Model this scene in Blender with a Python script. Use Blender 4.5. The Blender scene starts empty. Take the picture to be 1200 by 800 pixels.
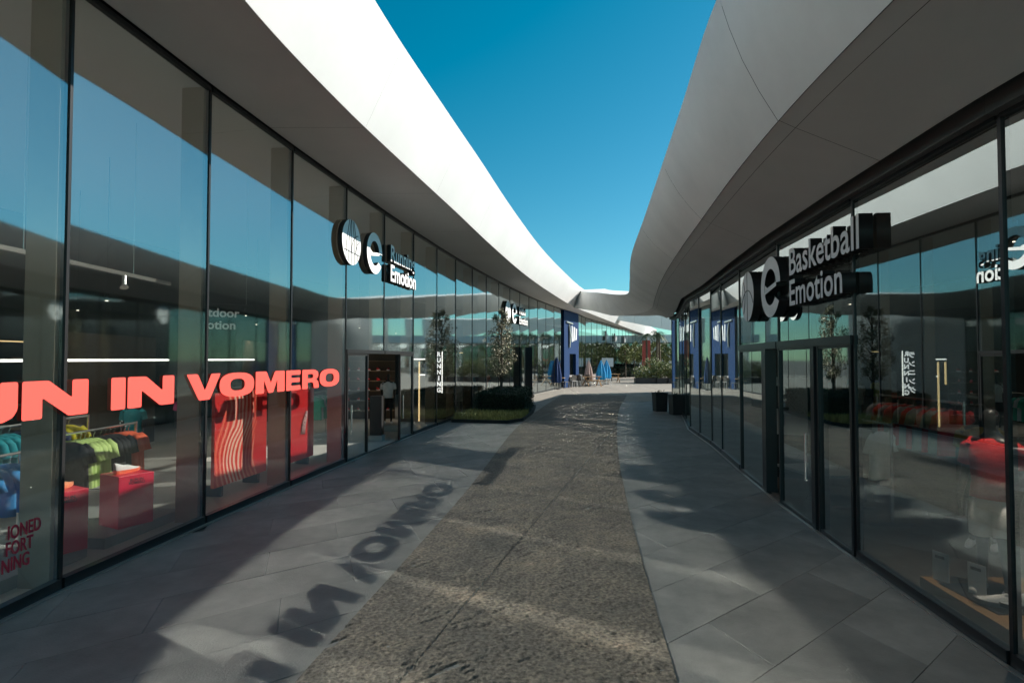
import bpy, bmesh, math, random
import numpy as np
from mathutils import Vector, Matrix
from mathutils.geometry import tessellate_polygon
random.seed(7); rng = np.random.default_rng(7)
sc = bpy.context.scene
COL = sc.collection
R_ = math.radians

# ------------------------------------------------------------------ camera, sky, sun, exposure
cam = bpy.data.objects.new('camera', bpy.data.cameras.new('camera'))
COL.objects.link(cam); sc.camera = cam
cam.location = (0, 0, 2.1); cam.rotation_euler = (R_(90 + 1.685), 0, 0)
cam.data.sensor_width = 36; cam.data.lens = 20.4
cam.data.clip_start = .05; cam.data.clip_end = 3000
SUN_TO = Vector((2.70, 1.00, 1.78)).normalized()
w = bpy.data.worlds.new('World'); sc.world = w; w.use_nodes = True
nt = w.node_tree
bg = nt.nodes['Background']
sky = nt.nodes.new('ShaderNodeTexSky'); sky.sky_type = 'NISHITA'; sky.sun_disc = False
sky.sun_elevation = math.asin(SUN_TO.z); sky.sun_rotation = math.atan2(SUN_TO.x, SUN_TO.y)
sky.air_density = 1.0; sky.dust_density = .2; sky.ozone_density = 1.0
tint = nt.nodes.new('ShaderNodeMix'); tint.data_type = 'RGBA'; tint.blend_type = 'MULTIPLY'
tint.inputs[0].default_value = 1; tint.inputs[7].default_value = (.62, 1.0, 1.08, 1)
sub = nt.nodes.new('ShaderNodeVectorMath'); sub.operation = 'SUBTRACT'; sub.inputs[1].default_value = (.84, 0, 0)
mx0 = nt.nodes.new('ShaderNodeVectorMath'); mx0.operation = 'MAXIMUM'; mx0.inputs[1].default_value = (0, 0, 0)
nt.links.new(sky.outputs[0], tint.inputs[6]); nt.links.new(tint.outputs[2], sub.inputs[0])
nt.links.new(sub.outputs[0], mx0.inputs[0]); nt.links.new(mx0.outputs[0], bg.inputs[0])
bg.inputs[1].default_value = .055
sl = bpy.data.lights.new('sun', 'SUN'); sl.energy = 5.0; sl.angle = R_(.53); sl.color = (1, .94, .84)
sun = bpy.data.objects.new('sun', sl); COL.objects.link(sun)
sun.rotation_euler = (-SUN_TO).to_track_quat('-Z', 'Y').to_euler()
sc.view_settings.view_transform = 'Standard'; sc.view_settings.look = 'None'
sc.view_settings.exposure = 1.0; sc.view_settings.gamma = 1
sc.render.engine = 'CYCLES'
cy = sc.cycles
cy.use_denoising = True; cy.denoiser = 'OPENIMAGEDENOISE'
cy.use_adaptive_sampling = False
cy.caustics_reflective = True; cy.caustics_refractive = False; cy.blur_glossy = 0
cy.sample_clamp_indirect = 40; cy.sample_clamp_direct = 0
cy.max_bounces = 8; cy.diffuse_bounces = 3; cy.glossy_bounces = 4; cy.transmission_bounces = 4
cy.transparent_max_bounces = 24
cy.use_guiding = True; cy.use_surface_guiding = True; cy.use_volume_guiding = False
cy.guiding_training_samples = 64

# ------------------------------------------------------------------ materials
MATS = {}
def mat(name, col, rough=.6, var=0, scale=3, bump=0, bscale=30, metal=0, spec=.5, emit=None, estr=1, rnd=0, aniso=None):
    if name in MATS: return MATS[name]
    m = bpy.data.materials.new(name); m.use_nodes = True; t = m.node_tree; N = t.nodes; Lk = t.links
    p = N['Principled BSDF']; p.inputs['Base Color'].default_value = (*col, 1)
    p.inputs['Roughness'].default_value = rough; p.inputs['Metallic'].default_value = metal
    p.inputs['Specular IOR Level'].default_value = spec
    if var or bump or rnd:
        tc = N.new('ShaderNodeTexCoord'); mp = N.new('ShaderNodeMapping')
        Lk.new(tc.outputs['Object'], mp.inputs[0])
        if aniso: mp.inputs['Scale'].default_value = aniso
    if var or rnd:
        nz = N.new('ShaderNodeTexNoise'); nz.inputs['Scale'].default_value = scale; nz.inputs['Detail'].default_value = 6
        nz.inputs['Roughness'].default_value = .65
        Lk.new(mp.outputs[0], nz.inputs['Vector'])
        mr = N.new('ShaderNodeMapRange'); mr.inputs[1].default_value = .3; mr.inputs[2].default_value = .7
        mr.inputs[3].default_value = 1 - var; mr.inputs[4].default_value = 1 + var
        Lk.new(nz.outputs[0], mr.inputs[0])
        val = mr.outputs[0]
        if rnd:
            oi = N.new('ShaderNodeObjectInfo'); m2 = N.new('ShaderNodeMapRange')
            m2.inputs[3].default_value = 1 - rnd; m2.inputs[4].default_value = 1 + rnd
            Lk.new(oi.outputs['Random'], m2.inputs[0])
            mu = N.new('ShaderNodeMath'); mu.operation = 'MULTIPLY'
            Lk.new(val, mu.inputs[0]); Lk.new(m2.outputs[0], mu.inputs[1]); val = mu.outputs[0]
        vm = N.new('ShaderNodeVectorMath'); vm.operation = 'SCALE'; vm.inputs[0].default_value = col
        Lk.new(val, vm.inputs['Scale']); Lk.new(vm.outputs[0], p.inputs['Base Color'])
    if bump:
        nb = N.new('ShaderNodeTexNoise'); nb.inputs['Scale'].default_value = bscale; nb.inputs['Detail'].default_value = 5
        Lk.new(mp.outputs[0], nb.inputs['Vector'])
        b = N.new('ShaderNodeBump'); b.inputs['Strength'].default_value = bump; b.inputs['Distance'].default_value = .02
        Lk.new(nb.outputs[0], b.inputs['Height']); Lk.new(b.outputs[0], p.inputs['Normal'])
    if emit:
        p.inputs['Emission Color'].default_value = (*emit, 1); p.inputs['Emission Strength'].default_value = estr
    MATS[name] = m; return m

def glass_coated(name, trans, r0, rough=.042):
    m = bpy.data.materials.new(name); m.use_nodes = True; t = m.node_tree; t.nodes.clear(); N = t.nodes; Lk = t.links
    out = N.new('ShaderNodeOutputMaterial'); mx = N.new('ShaderNodeMixShader')
    tr = N.new('ShaderNodeBsdfTransparent'); tr.inputs[0].default_value = (*trans, 1)
    gl = N.new('ShaderNodeBsdfGlossy'); gl.inputs['Roughness'].default_value = rough
    gl.inputs['Color'].default_value = (.88, .97, .97, 1)
    fr = N.new('ShaderNodeFresnel'); fr.inputs['IOR'].default_value = 1.5
    mr = N.new('ShaderNodeMapRange'); mr.inputs[1].default_value = .04; mr.inputs[2].default_value = 1
    mr.inputs[3].default_value = r0; mr.inputs[4].default_value = 1
    Lk.new(fr.outputs[0], mr.inputs[0]); Lk.new(mr.outputs[0], mx.inputs[0])
    Lk.new(tr.outputs[0], mx.inputs[1]); Lk.new(gl.outputs[0], mx.inputs[2]); Lk.new(mx.outputs[0], out.inputs[0])
    return m
def glass_clear(name, trans):
    m = bpy.data.materials.new(name); m.use_nodes = True; t = m.node_tree; t.nodes.clear(); N = t.nodes
    out = N.new('ShaderNodeOutputMaterial'); tr = N.new('ShaderNodeBsdfTransparent'); tr.inputs[0].default_value = (*trans, 1)
    t.links.new(tr.outputs[0], out.inputs[0]); return m
G_FRONT = glass_coated('coated glass', (.96, .98, .97), .37)
G_BACK = glass_clear('glass body', (.97, .985, .98))
G_FRONT2 = glass_coated('dark coated glass', (.53, .55, .54), .40, 0)

M_white = mat('white panel', (.61, .61, .61), .45, var=.06, scale=.5)
M_whiteR = mat('weathered white panel', (.86, .85, .83), .5, var=.08, scale=.6)
M_soffit = mat('soffit panel', (.66, .65, .63), .6, var=.05, scale=.7)
M_black = mat('black metal', (.018, .019, .021), .35)
M_gap = mat('shadow gap', (.02, .02, .02), .9)
M_mull = mat('dark bronze frame', (.035, .035, .037), .35, metal=.6)
M_fin = mat('bronze fin', (.36, .29, .22), .5, metal=0, var=.08, scale=2)
M_steel = mat('brushed steel trim', (.50, .48, .45), .35, metal=.8)
M_frameg = mat('grey head frame', (.12, .12, .115), .5)
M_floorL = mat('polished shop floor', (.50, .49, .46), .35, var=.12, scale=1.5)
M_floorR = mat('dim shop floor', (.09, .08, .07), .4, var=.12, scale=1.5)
M_ceil = mat('grey ceiling', (.55, .55, .54), .8)
M_back = mat('dark back wall', (.05, .048, .045), .8, var=.3, scale=2)
M_coral = mat('coral vinyl', (.74, .062, .046), .6)
M_dkred = mat('dark red vinyl', (.50, .02, .05), .6)
M_signw = mat('white sign face', (.80, .80, .80), .45)
M_signg = mat('pale grey sign face', (.62, .62, .62), .45)
M_signk = mat('black sign return', (.012, .012, .013), .5)
M_redpl = mat('red gloss plinth', (.78, .02, .07), .3)
M_plat = mat('grey platform', (.34, .35, .34), .5, var=.08, scale=4)
M_chrome = mat('chrome rail', (.75, .75, .75), .25, metal=.9)
M_lampw = mat('white light tube', (.9, .9, .9), .5, emit=(1, .97, .9), estr=1.3)
M_lampy = mat('warm light tube', (.9, .7, .4), .5, emit=(1, .70, .32), estr=.75)
M_spot = mat('spot lens', (.9, .9, .9), .5, emit=(1, .9, .7), estr=4)
M_dimw = mat('dim white letter', (.55, .56, .56), .5)
M_glow = mat('white lit letter', (.9, .9, .9), .5, emit=(1, 1, 1), estr=.8)
M_mann = mat('black mannequin', (.02, .02, .022), .35)
M_mannw = mat('grey mannequin', (.30, .30, .31), .4)
M_wood = mat('oak platform', (.30, .17, .07), .5, var=.2, scale=3, aniso=(1, 12, 12))
M_card = mat('white price card', (.72, .73, .74), .5)
M_cardg = mat('grey card print', (.12, .12, .13), .6)
M_hedge = mat('dark hedge leaf', (.022, .040, .014), .6, rnd=.3, var=.4, scale=6)
M_leafo = mat('olive leaf', (.20, .19, .12), .6, var=.45, scale=4)
M_leafg = mat('green leaf', (.15, .17, .055), .6, var=.45, scale=2)
M_grassy = mat('yellow green grass', (.30, .27, .08), .7, var=.4, scale=5)
M_bark = mat('grey bark', (.10, .08, .06), .85, var=.3, scale=8, bump=.5, bscale=20)
M_barkp = mat('palm bark', (.12, .085, .055), .9, var=.3, scale=8)
M_palm = mat('palm leaf', (.05, .085, .03), .55, var=.35, scale=3)
M_flower = mat('white flower', (.75, .72, .70), .6)
M_planter = mat('black planter', (.018, .018, .019), .55, var=.15, scale=5)
M_soil = mat('dark soil', (.03, .022, .015), .95)
M_blue = mat('cobalt blue panel', (.001, .022, .085), .7, var=.08, scale=1, spec=.15)
M_cyan = mat('cyan parasol cloth', (.015, .28, .55), .7, var=.15, scale=3)
M_pink = mat('beige parasol cloth', (.48, .36, .33), .75, var=.15, scale=3)
M_pole = mat('pale pole', (.5, .45, .38), .5)
M_woodb = mat('bench wood', (.36, .22, .11), .65, var=.2, scale=5)
M_chairw = mat('white plastic chair', (.72, .70, .68), .45)
M_chaird = mat('grey wicker chair', (.12, .11, .10), .6)
M_redt = mat('red totem', (.45, .05, .03), .5)
M_greyb = mat('grey board', (.5, .5, .5), .5)
M_shelf = mat('shelf board', (.10, .075, .055), .6)
COLS = dict(blue=(.015, .22, .55), lime=(.60, .80, .28), orange=(.90, .16, .07), black=(.015, .015, .017), yellow=(.70, .62, .02),
            teal=(.02, .30, .36), white=(.78, .78, .78), pink=(.80, .07, .28), red=(.55, .02, .025), green=(.05, .45, .30),
            grey=(.25, .26, .27), peach=(.95, .35, .18), ochre=(.55, .32, .04), navy=(.02, .03, .09))
def cloth(c): return mat(c + ' cloth', COLS[c], .8, var=.12, scale=9, bump=.35, bscale=22)

# ------------------------------------------------------------------ mesh helpers
class MB:
    def __init__(s): s.v = []; s.f = []; s.mi = []
    def quad(s, a, b, c, d, m=0):
        n = len(s.v); s.v += [tuple(a), tuple(b), tuple(c), tuple(d)]; s.f.append((n, n+1, n+2, n+3)); s.mi.append(m)
    def tri(s, a, b, c, m=0):
        n = len(s.v); s.v += [tuple(a), tuple(b), tuple(c)]; s.f.append((n, n+1, n+2)); s.mi.append(m)
    def hexa(s, c8, m=0, front=None):
        n = len(s.v); s.v += [tuple(c) for c in c8]
        fs = [(0, 3, 2, 1), (4, 5, 6, 7), (0, 1, 5, 4), (1, 2, 6, 5), (2, 3, 7, 6), (3, 0, 4, 7)]
        for k, f in enumerate(fs):
            s.f.append(tuple(n + i for i in f)); s.mi.append(m if front is None or k != front[0] else front[1])
    def box(s, x0, x1, y0, y1, z0, z1, m=0):
        s.hexa([(x0, y0, z0), (x1, y0, z0), (x1, y1, z0), (x0, y1, z0), (x0, y0, z1), (x1, y0, z1), (x1, y1, z1), (x0, y1, z1)], m)
    def bar(s, p, q, wdt, hgt=None, m=0, up=(0, 0, 1)):
        hgt = hgt or wdt; p = Vector(p); q = Vector(q); d = (q - p).normalized(); u = Vector(up)
        if abs(d.dot(u)) > .95: u = Vector((1, 0, 0))
        sx = d.cross(u).normalized() * (wdt/2); sy = sx.cross(d).normalized() * (hgt/2)
        s.hexa([p - sx - sy, p + sx - sy, q + sx - sy, q - sx - sy, p - sx + sy, p + sx + sy, q + sx + sy, q - sx + sy], m)
    def tube(s, pts, rad, n=8, m=0, cap=True, ell=None):
        pts = [Vector(p) for p in pts]; rings = []
        if not hasattr(rad, '__len__'): rad = [rad] * len(pts)
        for i, p in enumerate(pts):
            d = (pts[min(i+1, len(pts)-1)] - pts[max(i-1, 0)]).normalized()
            u = Vector((0, 0, 1)) if abs(d.z) < .9 else Vector((0, 1, 0))
            a = d.cross(u).normalized(); b = a.cross(d).normalized()
            ra, rb = (rad[i] if hasattr(rad[i], '__len__') else (rad[i], rad[i]))
            base = len(s.v)
            for k in range(n):
                t = 2*math.pi*k/n; s.v.append(tuple(p + a*math.cos(t)*ra + b*math.sin(t)*rb))
            rings.append(base)
        for r0, r1 in zip(rings, rings[1:]):
            for k in range(n):
                s.f.append((r0+k, r0+(k+1) % n, r1+(k+1) % n, r1+k)); s.mi.append(m)
        if cap:
            s.f.append(tuple(rings[0]+k for k in reversed(range(n)))); s.mi.append(m)
            s.f.append(tuple(rings[-1]+k for k in range(n))); s.mi.append(m)
    def rings(s, rs, n=12, m=0, cap=True):          # rs: (cx, cy, z, rx, ry)
        bases = []
        for (cx, cy, z, rx, ry) in rs:
            bases.append(len(s.v))
            for k in range(n):
                t = 2*math.pi*k/n; s.v.append((cx + rx*math.cos(t), cy + ry*math.sin(t), z))
        for r0, r1 in zip(bases, bases[1:]):
            for k in range(n):
                s.f.append((r0+k, r0+(k+1) % n, r1+(k+1) % n, r1+k)); s.mi.append(m)
        if cap:
            s.f.append(tuple(bases[0]+k for k in reversed(range(n)))); s.mi.append(m)
            s.f.append(tuple(bases[-1]+k for k in range(n))); s.mi.append(m)
    def mesh(s, name, mats, smooth=False):
        me = bpy.data.meshes.new(name); me.from_pydata(s.v, [], s.f)
        for mm in (mats if isinstance(mats, (list, tuple)) else [mats]): me.materials.append(mm)
        if any(s.mi): me.polygons.foreach_set('material_index', s.mi)
        if smooth: me.polygons.foreach_set('use_smooth', [True]*len(s.f))
        me.update(); return me
    def build(s, name, mats, parent=None, smooth=False):
        return link(name, s.mesh(name, mats, smooth), parent)
def link(name, me, parent=None, loc=None, rz=None):
    o = bpy.data.objects.new(name, me); COL.objects.link(o)
    if parent: o.parent = parent
    if loc: o.location = loc
    if rz is not None: o.rotation_euler = (0, 0, rz)
    return o
def tag(o, label, cat, group=None):
    o['label'] = label; o['category'] = cat
    if group: o['group'] = group
    return o
def thing(name, label, cat, loc=(0, 0, 0), rz=0, group=None):
    o = bpy.data.objects.new(name, None); COL.objects.link(o); o.location = loc; o.rotation_euler = (0, 0, rz)
    o.empty_display_size = .1
    return tag(o, label, cat, group)
def struct(name, mb, m, parent=None, smooth=False, kind='structure'):
    o = mb.build(name, m, parent, smooth); o['kind'] = kind; return o
def copy_tree(o, label=None, loc=None, rz=None, parent=None):
    c = o.copy(); COL.objects.link(c)
    if parent is not None: c.parent = parent
    if label: c['label'] = label
    if loc: c.location = loc
    if rz is not None: c.rotation_euler = (0, 0, rz)
    for ch in list(o.children): copy_tree(ch, parent=c)
    return c
def catmull(P, n):
    P = [np.array(p, float) for p in P]; out = []
    d = [0.]
    for a, b in zip(P, P[1:]): d.append(d[-1] + np.linalg.norm((b-a)[:2])**.5)
    tang = []
    for i in range(len(P)):
        if i == 0: t = (P[1]-P[0])/(d[1]-d[0])
        elif i == len(P)-1: t = (P[-1]-P[-2])/(d[-1]-d[-2])
        else:
            t0 = (P[i]-P[i-1])/(d[i]-d[i-1]); t1 = (P[i+1]-P[i])/(d[i+1]-d[i])
            h0 = d[i]-d[i-1]; h1 = d[i+1]-d[i]; t = (t0*h1+t1*h0)/(h0+h1)
        tang.append(t)
    for i in range(len(P)-1):
        h = d[i+1]-d[i]
        for k in range(n):
            u = k/n; a = 2*u**3-3*u**2+1; b = u**3-2*u**2+u; c = -2*u**3+3*u**2; e = u**3-u**2
            out.append(a*P[i]+b*h*tang[i]+c*P[i+1]+e*h*tang[i+1])
    out.append(P[-1]); return out
def resample_y(P, ys):
    P = np.array(P); return [np.array([np.interp(y, P[:, 1], P[:, k]) for k in range(P.shape[1])]) for y in ys]
def resample_arc(P, n):
    P = np.array(P); s = np.r_[0, np.cumsum(np.linalg.norm(np.diff(P[:, :2], axis=0), axis=1))]
    q = np.linspace(0, s[-1], n); return np.stack([np.interp(q, s, P[:, k]) for k in range(P.shape[1])], 1), s[-1]

# ------------------------------------------------------------------ plan curves (metres)
LP = [(-4.15, -6), (-4.16, -3.3), (-4.16, -1.15), (-4.16, 1), (-4.16, 3.2), (-4.12, 5.35), (-3.92, 7.45), (-3.66, 9.6), (-3.37, 11.75), (-3.07, 13.9),
      (-2.73, 16.05), (-2.36, 18.2), (-1.97, 20.3), (-1.53, 22.4), (-1.08, 24.5), (-.6, 26.6), (-.1, 28.7), (.42, 30.8), (.97, 32.9),
      (1.55, 35), (2.17, 37), (2.85, 39.2), (3.6, 41.4), (4.4, 43.6), (5.15, 45.7), (5.75, 47.85), (6.35, 50.0), (7.15, 52.2), (7.98, 54.4), (8.8, 56.6), (9.6, 58.8),
      (10.4, 61), (11.3, 63.6), (12.2, 66.2), (13.1, 68.8), (14, 71.4), (15, 74.4), (16.2, 78), (17.5, 82), (18.8, 86), (20.2, 90), (22, 96)]
RP = [(3.40, -6), (3.4, -3), (3.4, -.4), (3.33, 1.9), (3.42, 4.02), (3.635, 6.15), (3.93, 8.55), (4.32, 11.0), (4.65, 12.9), (4.87, 14.2), (5.06, 15.7), (5.26, 17.2),
      (5.83, 19.5), (6.39, 21.8), (6.97, 24.2), (7.02, 25.5)]
def XL(y): return float(np.interp(y, [p[1] for p in LP], [p[0] for p in LP]))
def XR(y): return float(np.interp(y, [p[1] for p in RP], [p[0] for p in RP]))
HL, HR = 5.63, 3.84

# ------------------------------------------------------------------ ground
mb = MB(); mb.box(-400, 400, -60, 1500, -.5, -.035)
M_ground = mat('joint dirt', (.075, .072, .066), .95, var=.3, scale=20)
struct('ground', mb, M_ground)
M_slab = mat('grey basalt slab', (.152, .144, .134), .60, var=.30, scale=1.6, bump=.2, bscale=60, rnd=.13, spec=.35)
M_plaza = mat('pale plaza paving', (.20, .18, .155), .8, var=.12, scale=.6)
mb = MB()
for i in range(14):
    for j in range(30):
        x0 = -8 + i*3.0; y0 = 28.5 + j*3.0
        mb.box(x0+.01, x0+2.99, y0+.01, y0+2.99, -.03, -.004)
plaza = struct('plaza', mb, M_plaza)
# stone carpet in the middle, rough split face
SLx = [(-1.9, 0), (-1.42, 3.72), (-.74, 9.1), (.13, 17.6), (1.3, 25), (2.9, 33.5)]
SRx = [(.65, 0), (1.06, 3.72), (1.65, 8.3), (2.55, 14.1), (4.3, 23.4), (6.6, 33.5)]
def sl_(y): return np.interp(y, [p[1] for p in catL], [p[0] for p in catL])
def sr_(y): return np.interp(y, [p[1] for p in catR], [p[0] for p in catR])
catL = catmull(SLx, 12); catR = catmull(SRx, 12)

# smooth slabs, laid on the skew
pave = bpy.data.objects.new('pavement', None); COL.objects.link(pave); pave['kind'] = 'structure'
U = np.array([.774, .633]); V = np.array([.33, -.944]); NR = np.array([-.633, .774])
rowh, slen = .66, 1.72
vv = V*rowh/abs(V.dot(NR)); uu = U*slen
g = .0016
a = U*g; b = V*g
c0 = a + b; c1 = uu - a + b; c2 = uu + vv - a - b; c3 = vv + a - b
slab_meshes = []
for k in range(3):
    mb = MB(); ins = .006
    lo = [c0, c1, c2, c3]; ctr = (uu+vv)/2
    hi = [c + (ctr-c)/np.linalg.norm(ctr-c)*ins for c in lo]
    mb.hexa([(*c, -.03) for c in lo] + [(*c, -.003) for c in lo]); 
    n = len(mb.v); mb.v += [(*c, .0) for c in hi]
    mb.f[1] = (n, n+1, n+2, n+3)
    for i in range(4):
        mb.f.append((4+i, 4+(i+1) % 4, n+(i+1) % 4, n+i)); mb.mi.append(0)
    slab_meshes.append(mb.mesh('paving_slab', M_slab)); break
nsl = 0
for r in range(-12, 60):
    off = (r*.618 % 1)*slen + random.uniform(-.1, .1)
    for q in range(-20, 32):
        p = NR*(r*rowh) + U*(q*slen + off); c = p + ctr
        if not 2.2 < c[1] < 29: continue
        xl, xr = XL(c[1]), XR(min(c[1], 25)) + (.0 if c[1] < 25 else 3)
        if c[0] < xl - .5 or c[0] > xr + .6: continue
        if sl_(c[1]) + .95 < c[0] < sr_(c[1]) - .95: continue
        if nsl >= 290: break
        s = link('paving_slab', slab_meshes[0], pave, (p[0], p[1], random.uniform(-.0012, .0012))); nsl += 1

# stone carpet mesh
def vnoise(x, y, seed):
    xi = np.floor(x).astype(int); yi = np.floor(y).astype(int); fx = x-xi; fy = y-yi
    fx = fx*fx*(3-2*fx); fy = fy*fy*(3-2*fy)
    def h(i, j):
        n = (i*374761393 + j*668265263 + seed*974634777) & 0x7fffffff
        n = ((n ^ (n >> 13))*1274126177) & 0x7fffffff
        return ((n ^ (n >> 16)) & 0xffff)/65535.
    return (h(xi, yi)*(1-fx)+h(xi+1, yi)*fx)*(1-fy)+(h(xi, yi+1)*(1-fx)+h(xi+1, yi+1)*fx)*fy
carp = bpy.data.objects.new('stone_carpet', None); COL.objects.link(carp); carp['kind'] = 'structure'
ys = [1.2]
while ys[-1] < 33.5: ys.append(ys[-1] + max(.014, .0042*ys[-1]))
ys = np.array(ys); nx = 190
S = np.linspace(0, 1, nx)
GX = sl_(ys)[:, None]*(1-S) + sr_(ys)[:, None]*S; GY = np.repeat(ys[:, None], nx, 1)
pu = GX*U[0]+GY*U[1]; pn = GX*NR[0]+GY*NR[1]
hgt = .28*vnoise(pu*9, pn*16, 1) + .34*vnoise(pu*22, pn*40, 2) + .38*vnoise(GX*70, GY*70, 3)
fis = vnoise(pu*7, pn*34, 5); fis = np.clip((fis-.74)/.12, 0, 1)*vnoise(pu*2.3, pn*3.1, 8)
Z = .003 + .013*hgt - .012*fis
M_stone = bpy.data.materials.new('split face stone'); M_stone.use_nodes = True
t = M_stone.node_tree; N = t.nodes; Lk = t.links; p = N['Principled BSDF']; p.inputs['Roughness'].default_value = .8; p.inputs['Specular IOR Level'].default_value = .3
tc = N.new('ShaderNodeTexCoord')
n1 = N.new('ShaderNodeTexNoise'); n1.inputs['Scale'].default_value = 1.3; n1.inputs['Detail'].default_value = 7; n1.inputs['Roughness'].default_value = .7
n2 = N.new('ShaderNodeTexNoise'); n2.inputs['Scale'].default_value = 34; n2.inputs['Detail'].default_value = 4
Lk.new(tc.outputs['Object'], n1.inputs['Vector']); Lk.new(tc.outputs['Object'], n2.inputs['Vector'])
cr = N.new('ShaderNodeValToRGB'); e = cr.color_ramp.elements
e[0].position = .32; e[0].color = (.078, .068, .058, 1); e[1].position = .70; e[1].color = (.205, .148, .110, 1)
x_ = e.new(.50); x_.color = (.122, .100, .080, 1); x_ = e.new(.6); x_.color = (.150, .120, .092, 1)
Lk.new(n1.outputs[0], cr.inputs[0])
mr = N.new('ShaderNodeMapRange'); mr.inputs[1].default_value = .3; mr.inputs[2].default_value = .7; mr.inputs[3].default_value = .38; mr.inputs[4].default_value = 1.62
Lk.new(n2.outputs[0], mr.inputs[0])
vm = N.new('ShaderNodeVectorMath'); vm.operation = 'SCALE'; Lk.new(cr.outputs[0], vm.inputs[0]); Lk.new(mr.outputs[0], vm.inputs['Scale'])
Lk.new(vm.outputs[0], p.inputs['Base Color'])
b_ = N.new('ShaderNodeBump'); b_.inputs['Strength'].default_value = 1.0; b_.inputs['Distance'].default_value = .01
Lk.new(n2.outputs[0], b_.inputs['Height']); Lk.new(b_.outputs[0], p.inputs['Normal'])
# pieces between joints: long joints run along (.27,.96), short ones on the skew
A = np.array([.269, .963]); AN = np.array([.963, -.269]); a0 = AN.dot(np.array([-.75, 3.76]))
fx = GX[:-1, :-1]/2+GX[1:, 1:]/2; fy = GY[:-1, :-1]/2+GY[1:, 1:]/2
da = (fx*AN[0]+fy*AN[1]-a0)
ia = np.floor(da/2.9).astype(int)
dn = fx*NR[0]+fy*NR[1] + ia*1.1
inn = np.floor(dn/3.0).astype(int)
gw = .003 + .0005*fy
ok = (np.abs(da-np.round(da/2.9)*2.9) > gw) & (np.abs(dn-np.round(dn/3.0)*3.0) > gw*.25)
# ragged border: bite out of the edge faces by setts
idx = np.arange(len(ys)*nx).reshape(len(ys), nx)
verts = np.stack([GX, GY, Z], 2).reshape(-1, 3)
for ka in np.unique(ia):
    for kn in np.unique(inn[ia == ka]):
        sel = (ia == ka) & (inn == kn) & ok
        if sel.sum() < 12: continue
        q = np.stack([idx[:-1, :-1][sel], idx[:-1, 1:][sel], idx[1:, 1:][sel], idx[1:, :-1][sel]], 1)
        used, inv = np.unique(q, return_inverse=True); q = inv.reshape(q.shape)
        me = bpy.data.meshes.new('stone_slab'); me.from_pydata(verts[used].tolist(), [], q.tolist()); me.materials.append(M_stone)
        me.polygons.foreach_set('use_smooth', [True]*len(q)); me.update()
        link('stone_slab', me, carp)
mb = MB()
for k in range(len(ys)-1):
    mb.quad((GX[k, 0]-.01, ys[k], -.002), (GX[k, -1]+.01, ys[k], -.002), (GX[k+1, -1]+.01, ys[k+1], -.002), (GX[k+1, 0]-.01, ys[k+1], -.002))
struct('stone_bed', mb, M_ground, carp)

# ------------------------------------------------------------------ buildings
def strip_panels(A3, B3, breaks, name, m, parent, gap=.006, smooth=True, sub=1):
    """panels between two sampled edges; breaks are sample indices; a fine open joint is left between panels"""
    for i0, i1 in zip(breaks, breaks[1:]):
        Aa = [Vector(A3[i]) for i in range(i0, i1+1)]; Bb = [Vector(B3[i]) for i in range(i0, i1+1)]
        for E in (Aa, Bb):
            E[0] += (E[1]-E[0]).normalized()*gap/2; E[-1] += (E[-2]-E[-1]).normalized()*gap/2
        mb = MB()
        for k in range(len(Aa)):
            for s_ in range(sub+1): mb.v.append(tuple(Aa[k].lerp(Bb[k], s_/sub)))
        for k in range(len(Aa)-1):
            for s_ in range(sub):
                o_ = k*(sub+1)+s_; mb.f.append((o_, o_+1, o_+sub+2, o_+sub+1)); mb.mi.append(0)
        mb.build(name, m, parent, smooth)
def strip(mb, A3, B3):
    for k in range(len(A3)-1): mb.quad(A3[k], B3[k], B3[k+1], A3[k+1])
def arc_breaks(P, step):
    br = [0]; s = 0
    for k in range(1, len(P)):
        s += float(np.linalg.norm(np.array(P[k][:2])-np.array(P[k-1][:2])))
        if s >= step: br.append(k); s = 0
    if br[-1] != len(P)-1:
        if len(P)-1-br[-1] < 4: br[-1] = len(P)-1
        else: br.append(len(P)-1)
    return br
def pane(p, q, z0, z1, out, name, parent, front, th=.014):
    """one glass pane from p to q (plan points); out is +1 when the street lies on the right of p->q"""
    p = Vector((*p, 0)); q = Vector((*q, 0)); d = (q-p).normalized(); n = Vector((d.y, -d.x, 0))*out
    a = p + d*.019 + n*-.004; b = q - d*.019 + n*-.004
    yaw = random.uniform(-.0022, .0022)*(b-a).length; K = 10; sag = random.uniform(.0014, .0026)*(b-a).length/2.1
    mb = MB(); top = []; bot = []
    for k in range(K+1):
        u = k/K; o_ = sag*4*u*(1-u) + yaw*(u-.5); q_ = a.lerp(b, u) + n*o_
        bot.append((q_.x, q_.y, z0)); top.append((q_.x, q_.y, z1))
    mb.v += bot + top
    for k in range(K): mb.f.append((k, k+1, K+2+k, K+1+k) if out > 0 else (k+1, k, K+1+k, K+2+k)); mb.mi.append(0)
    a2, b2 = a - n*th, b - n*th
    mb.quad((a2.x, a2.y, z0), (b2.x, b2.y, z0), (b2.x, b2.y, z1), (a2.x, a2.y, z1), 1)
    mb.quad(bot[0], (a2.x, a2.y, z0), (a2.x, a2.y, z1), top[0], 1); mb.quad(bot[-1], (b2.x, b2.y, z0), (b2.x, b2.y, z1), top[-1], 1)
    o = mb.build(name, [front, G_BACK], parent)
    o.data.polygons.foreach_set('use_smooth', [True]*K+[False]*3); return o
def vbar(mb, p, d, n, w_, o0, o1, z0, z1):
    a = [p - d*w_/2 + n*o1, p + d*w_/2 + n*o1, p + d*w_/2 + n*o0, p - d*w_/2 + n*o0]
    mb.hexa([(v.x, v.y, z0) for v in a] + [(v.x, v.y, z1) for v in a])
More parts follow.
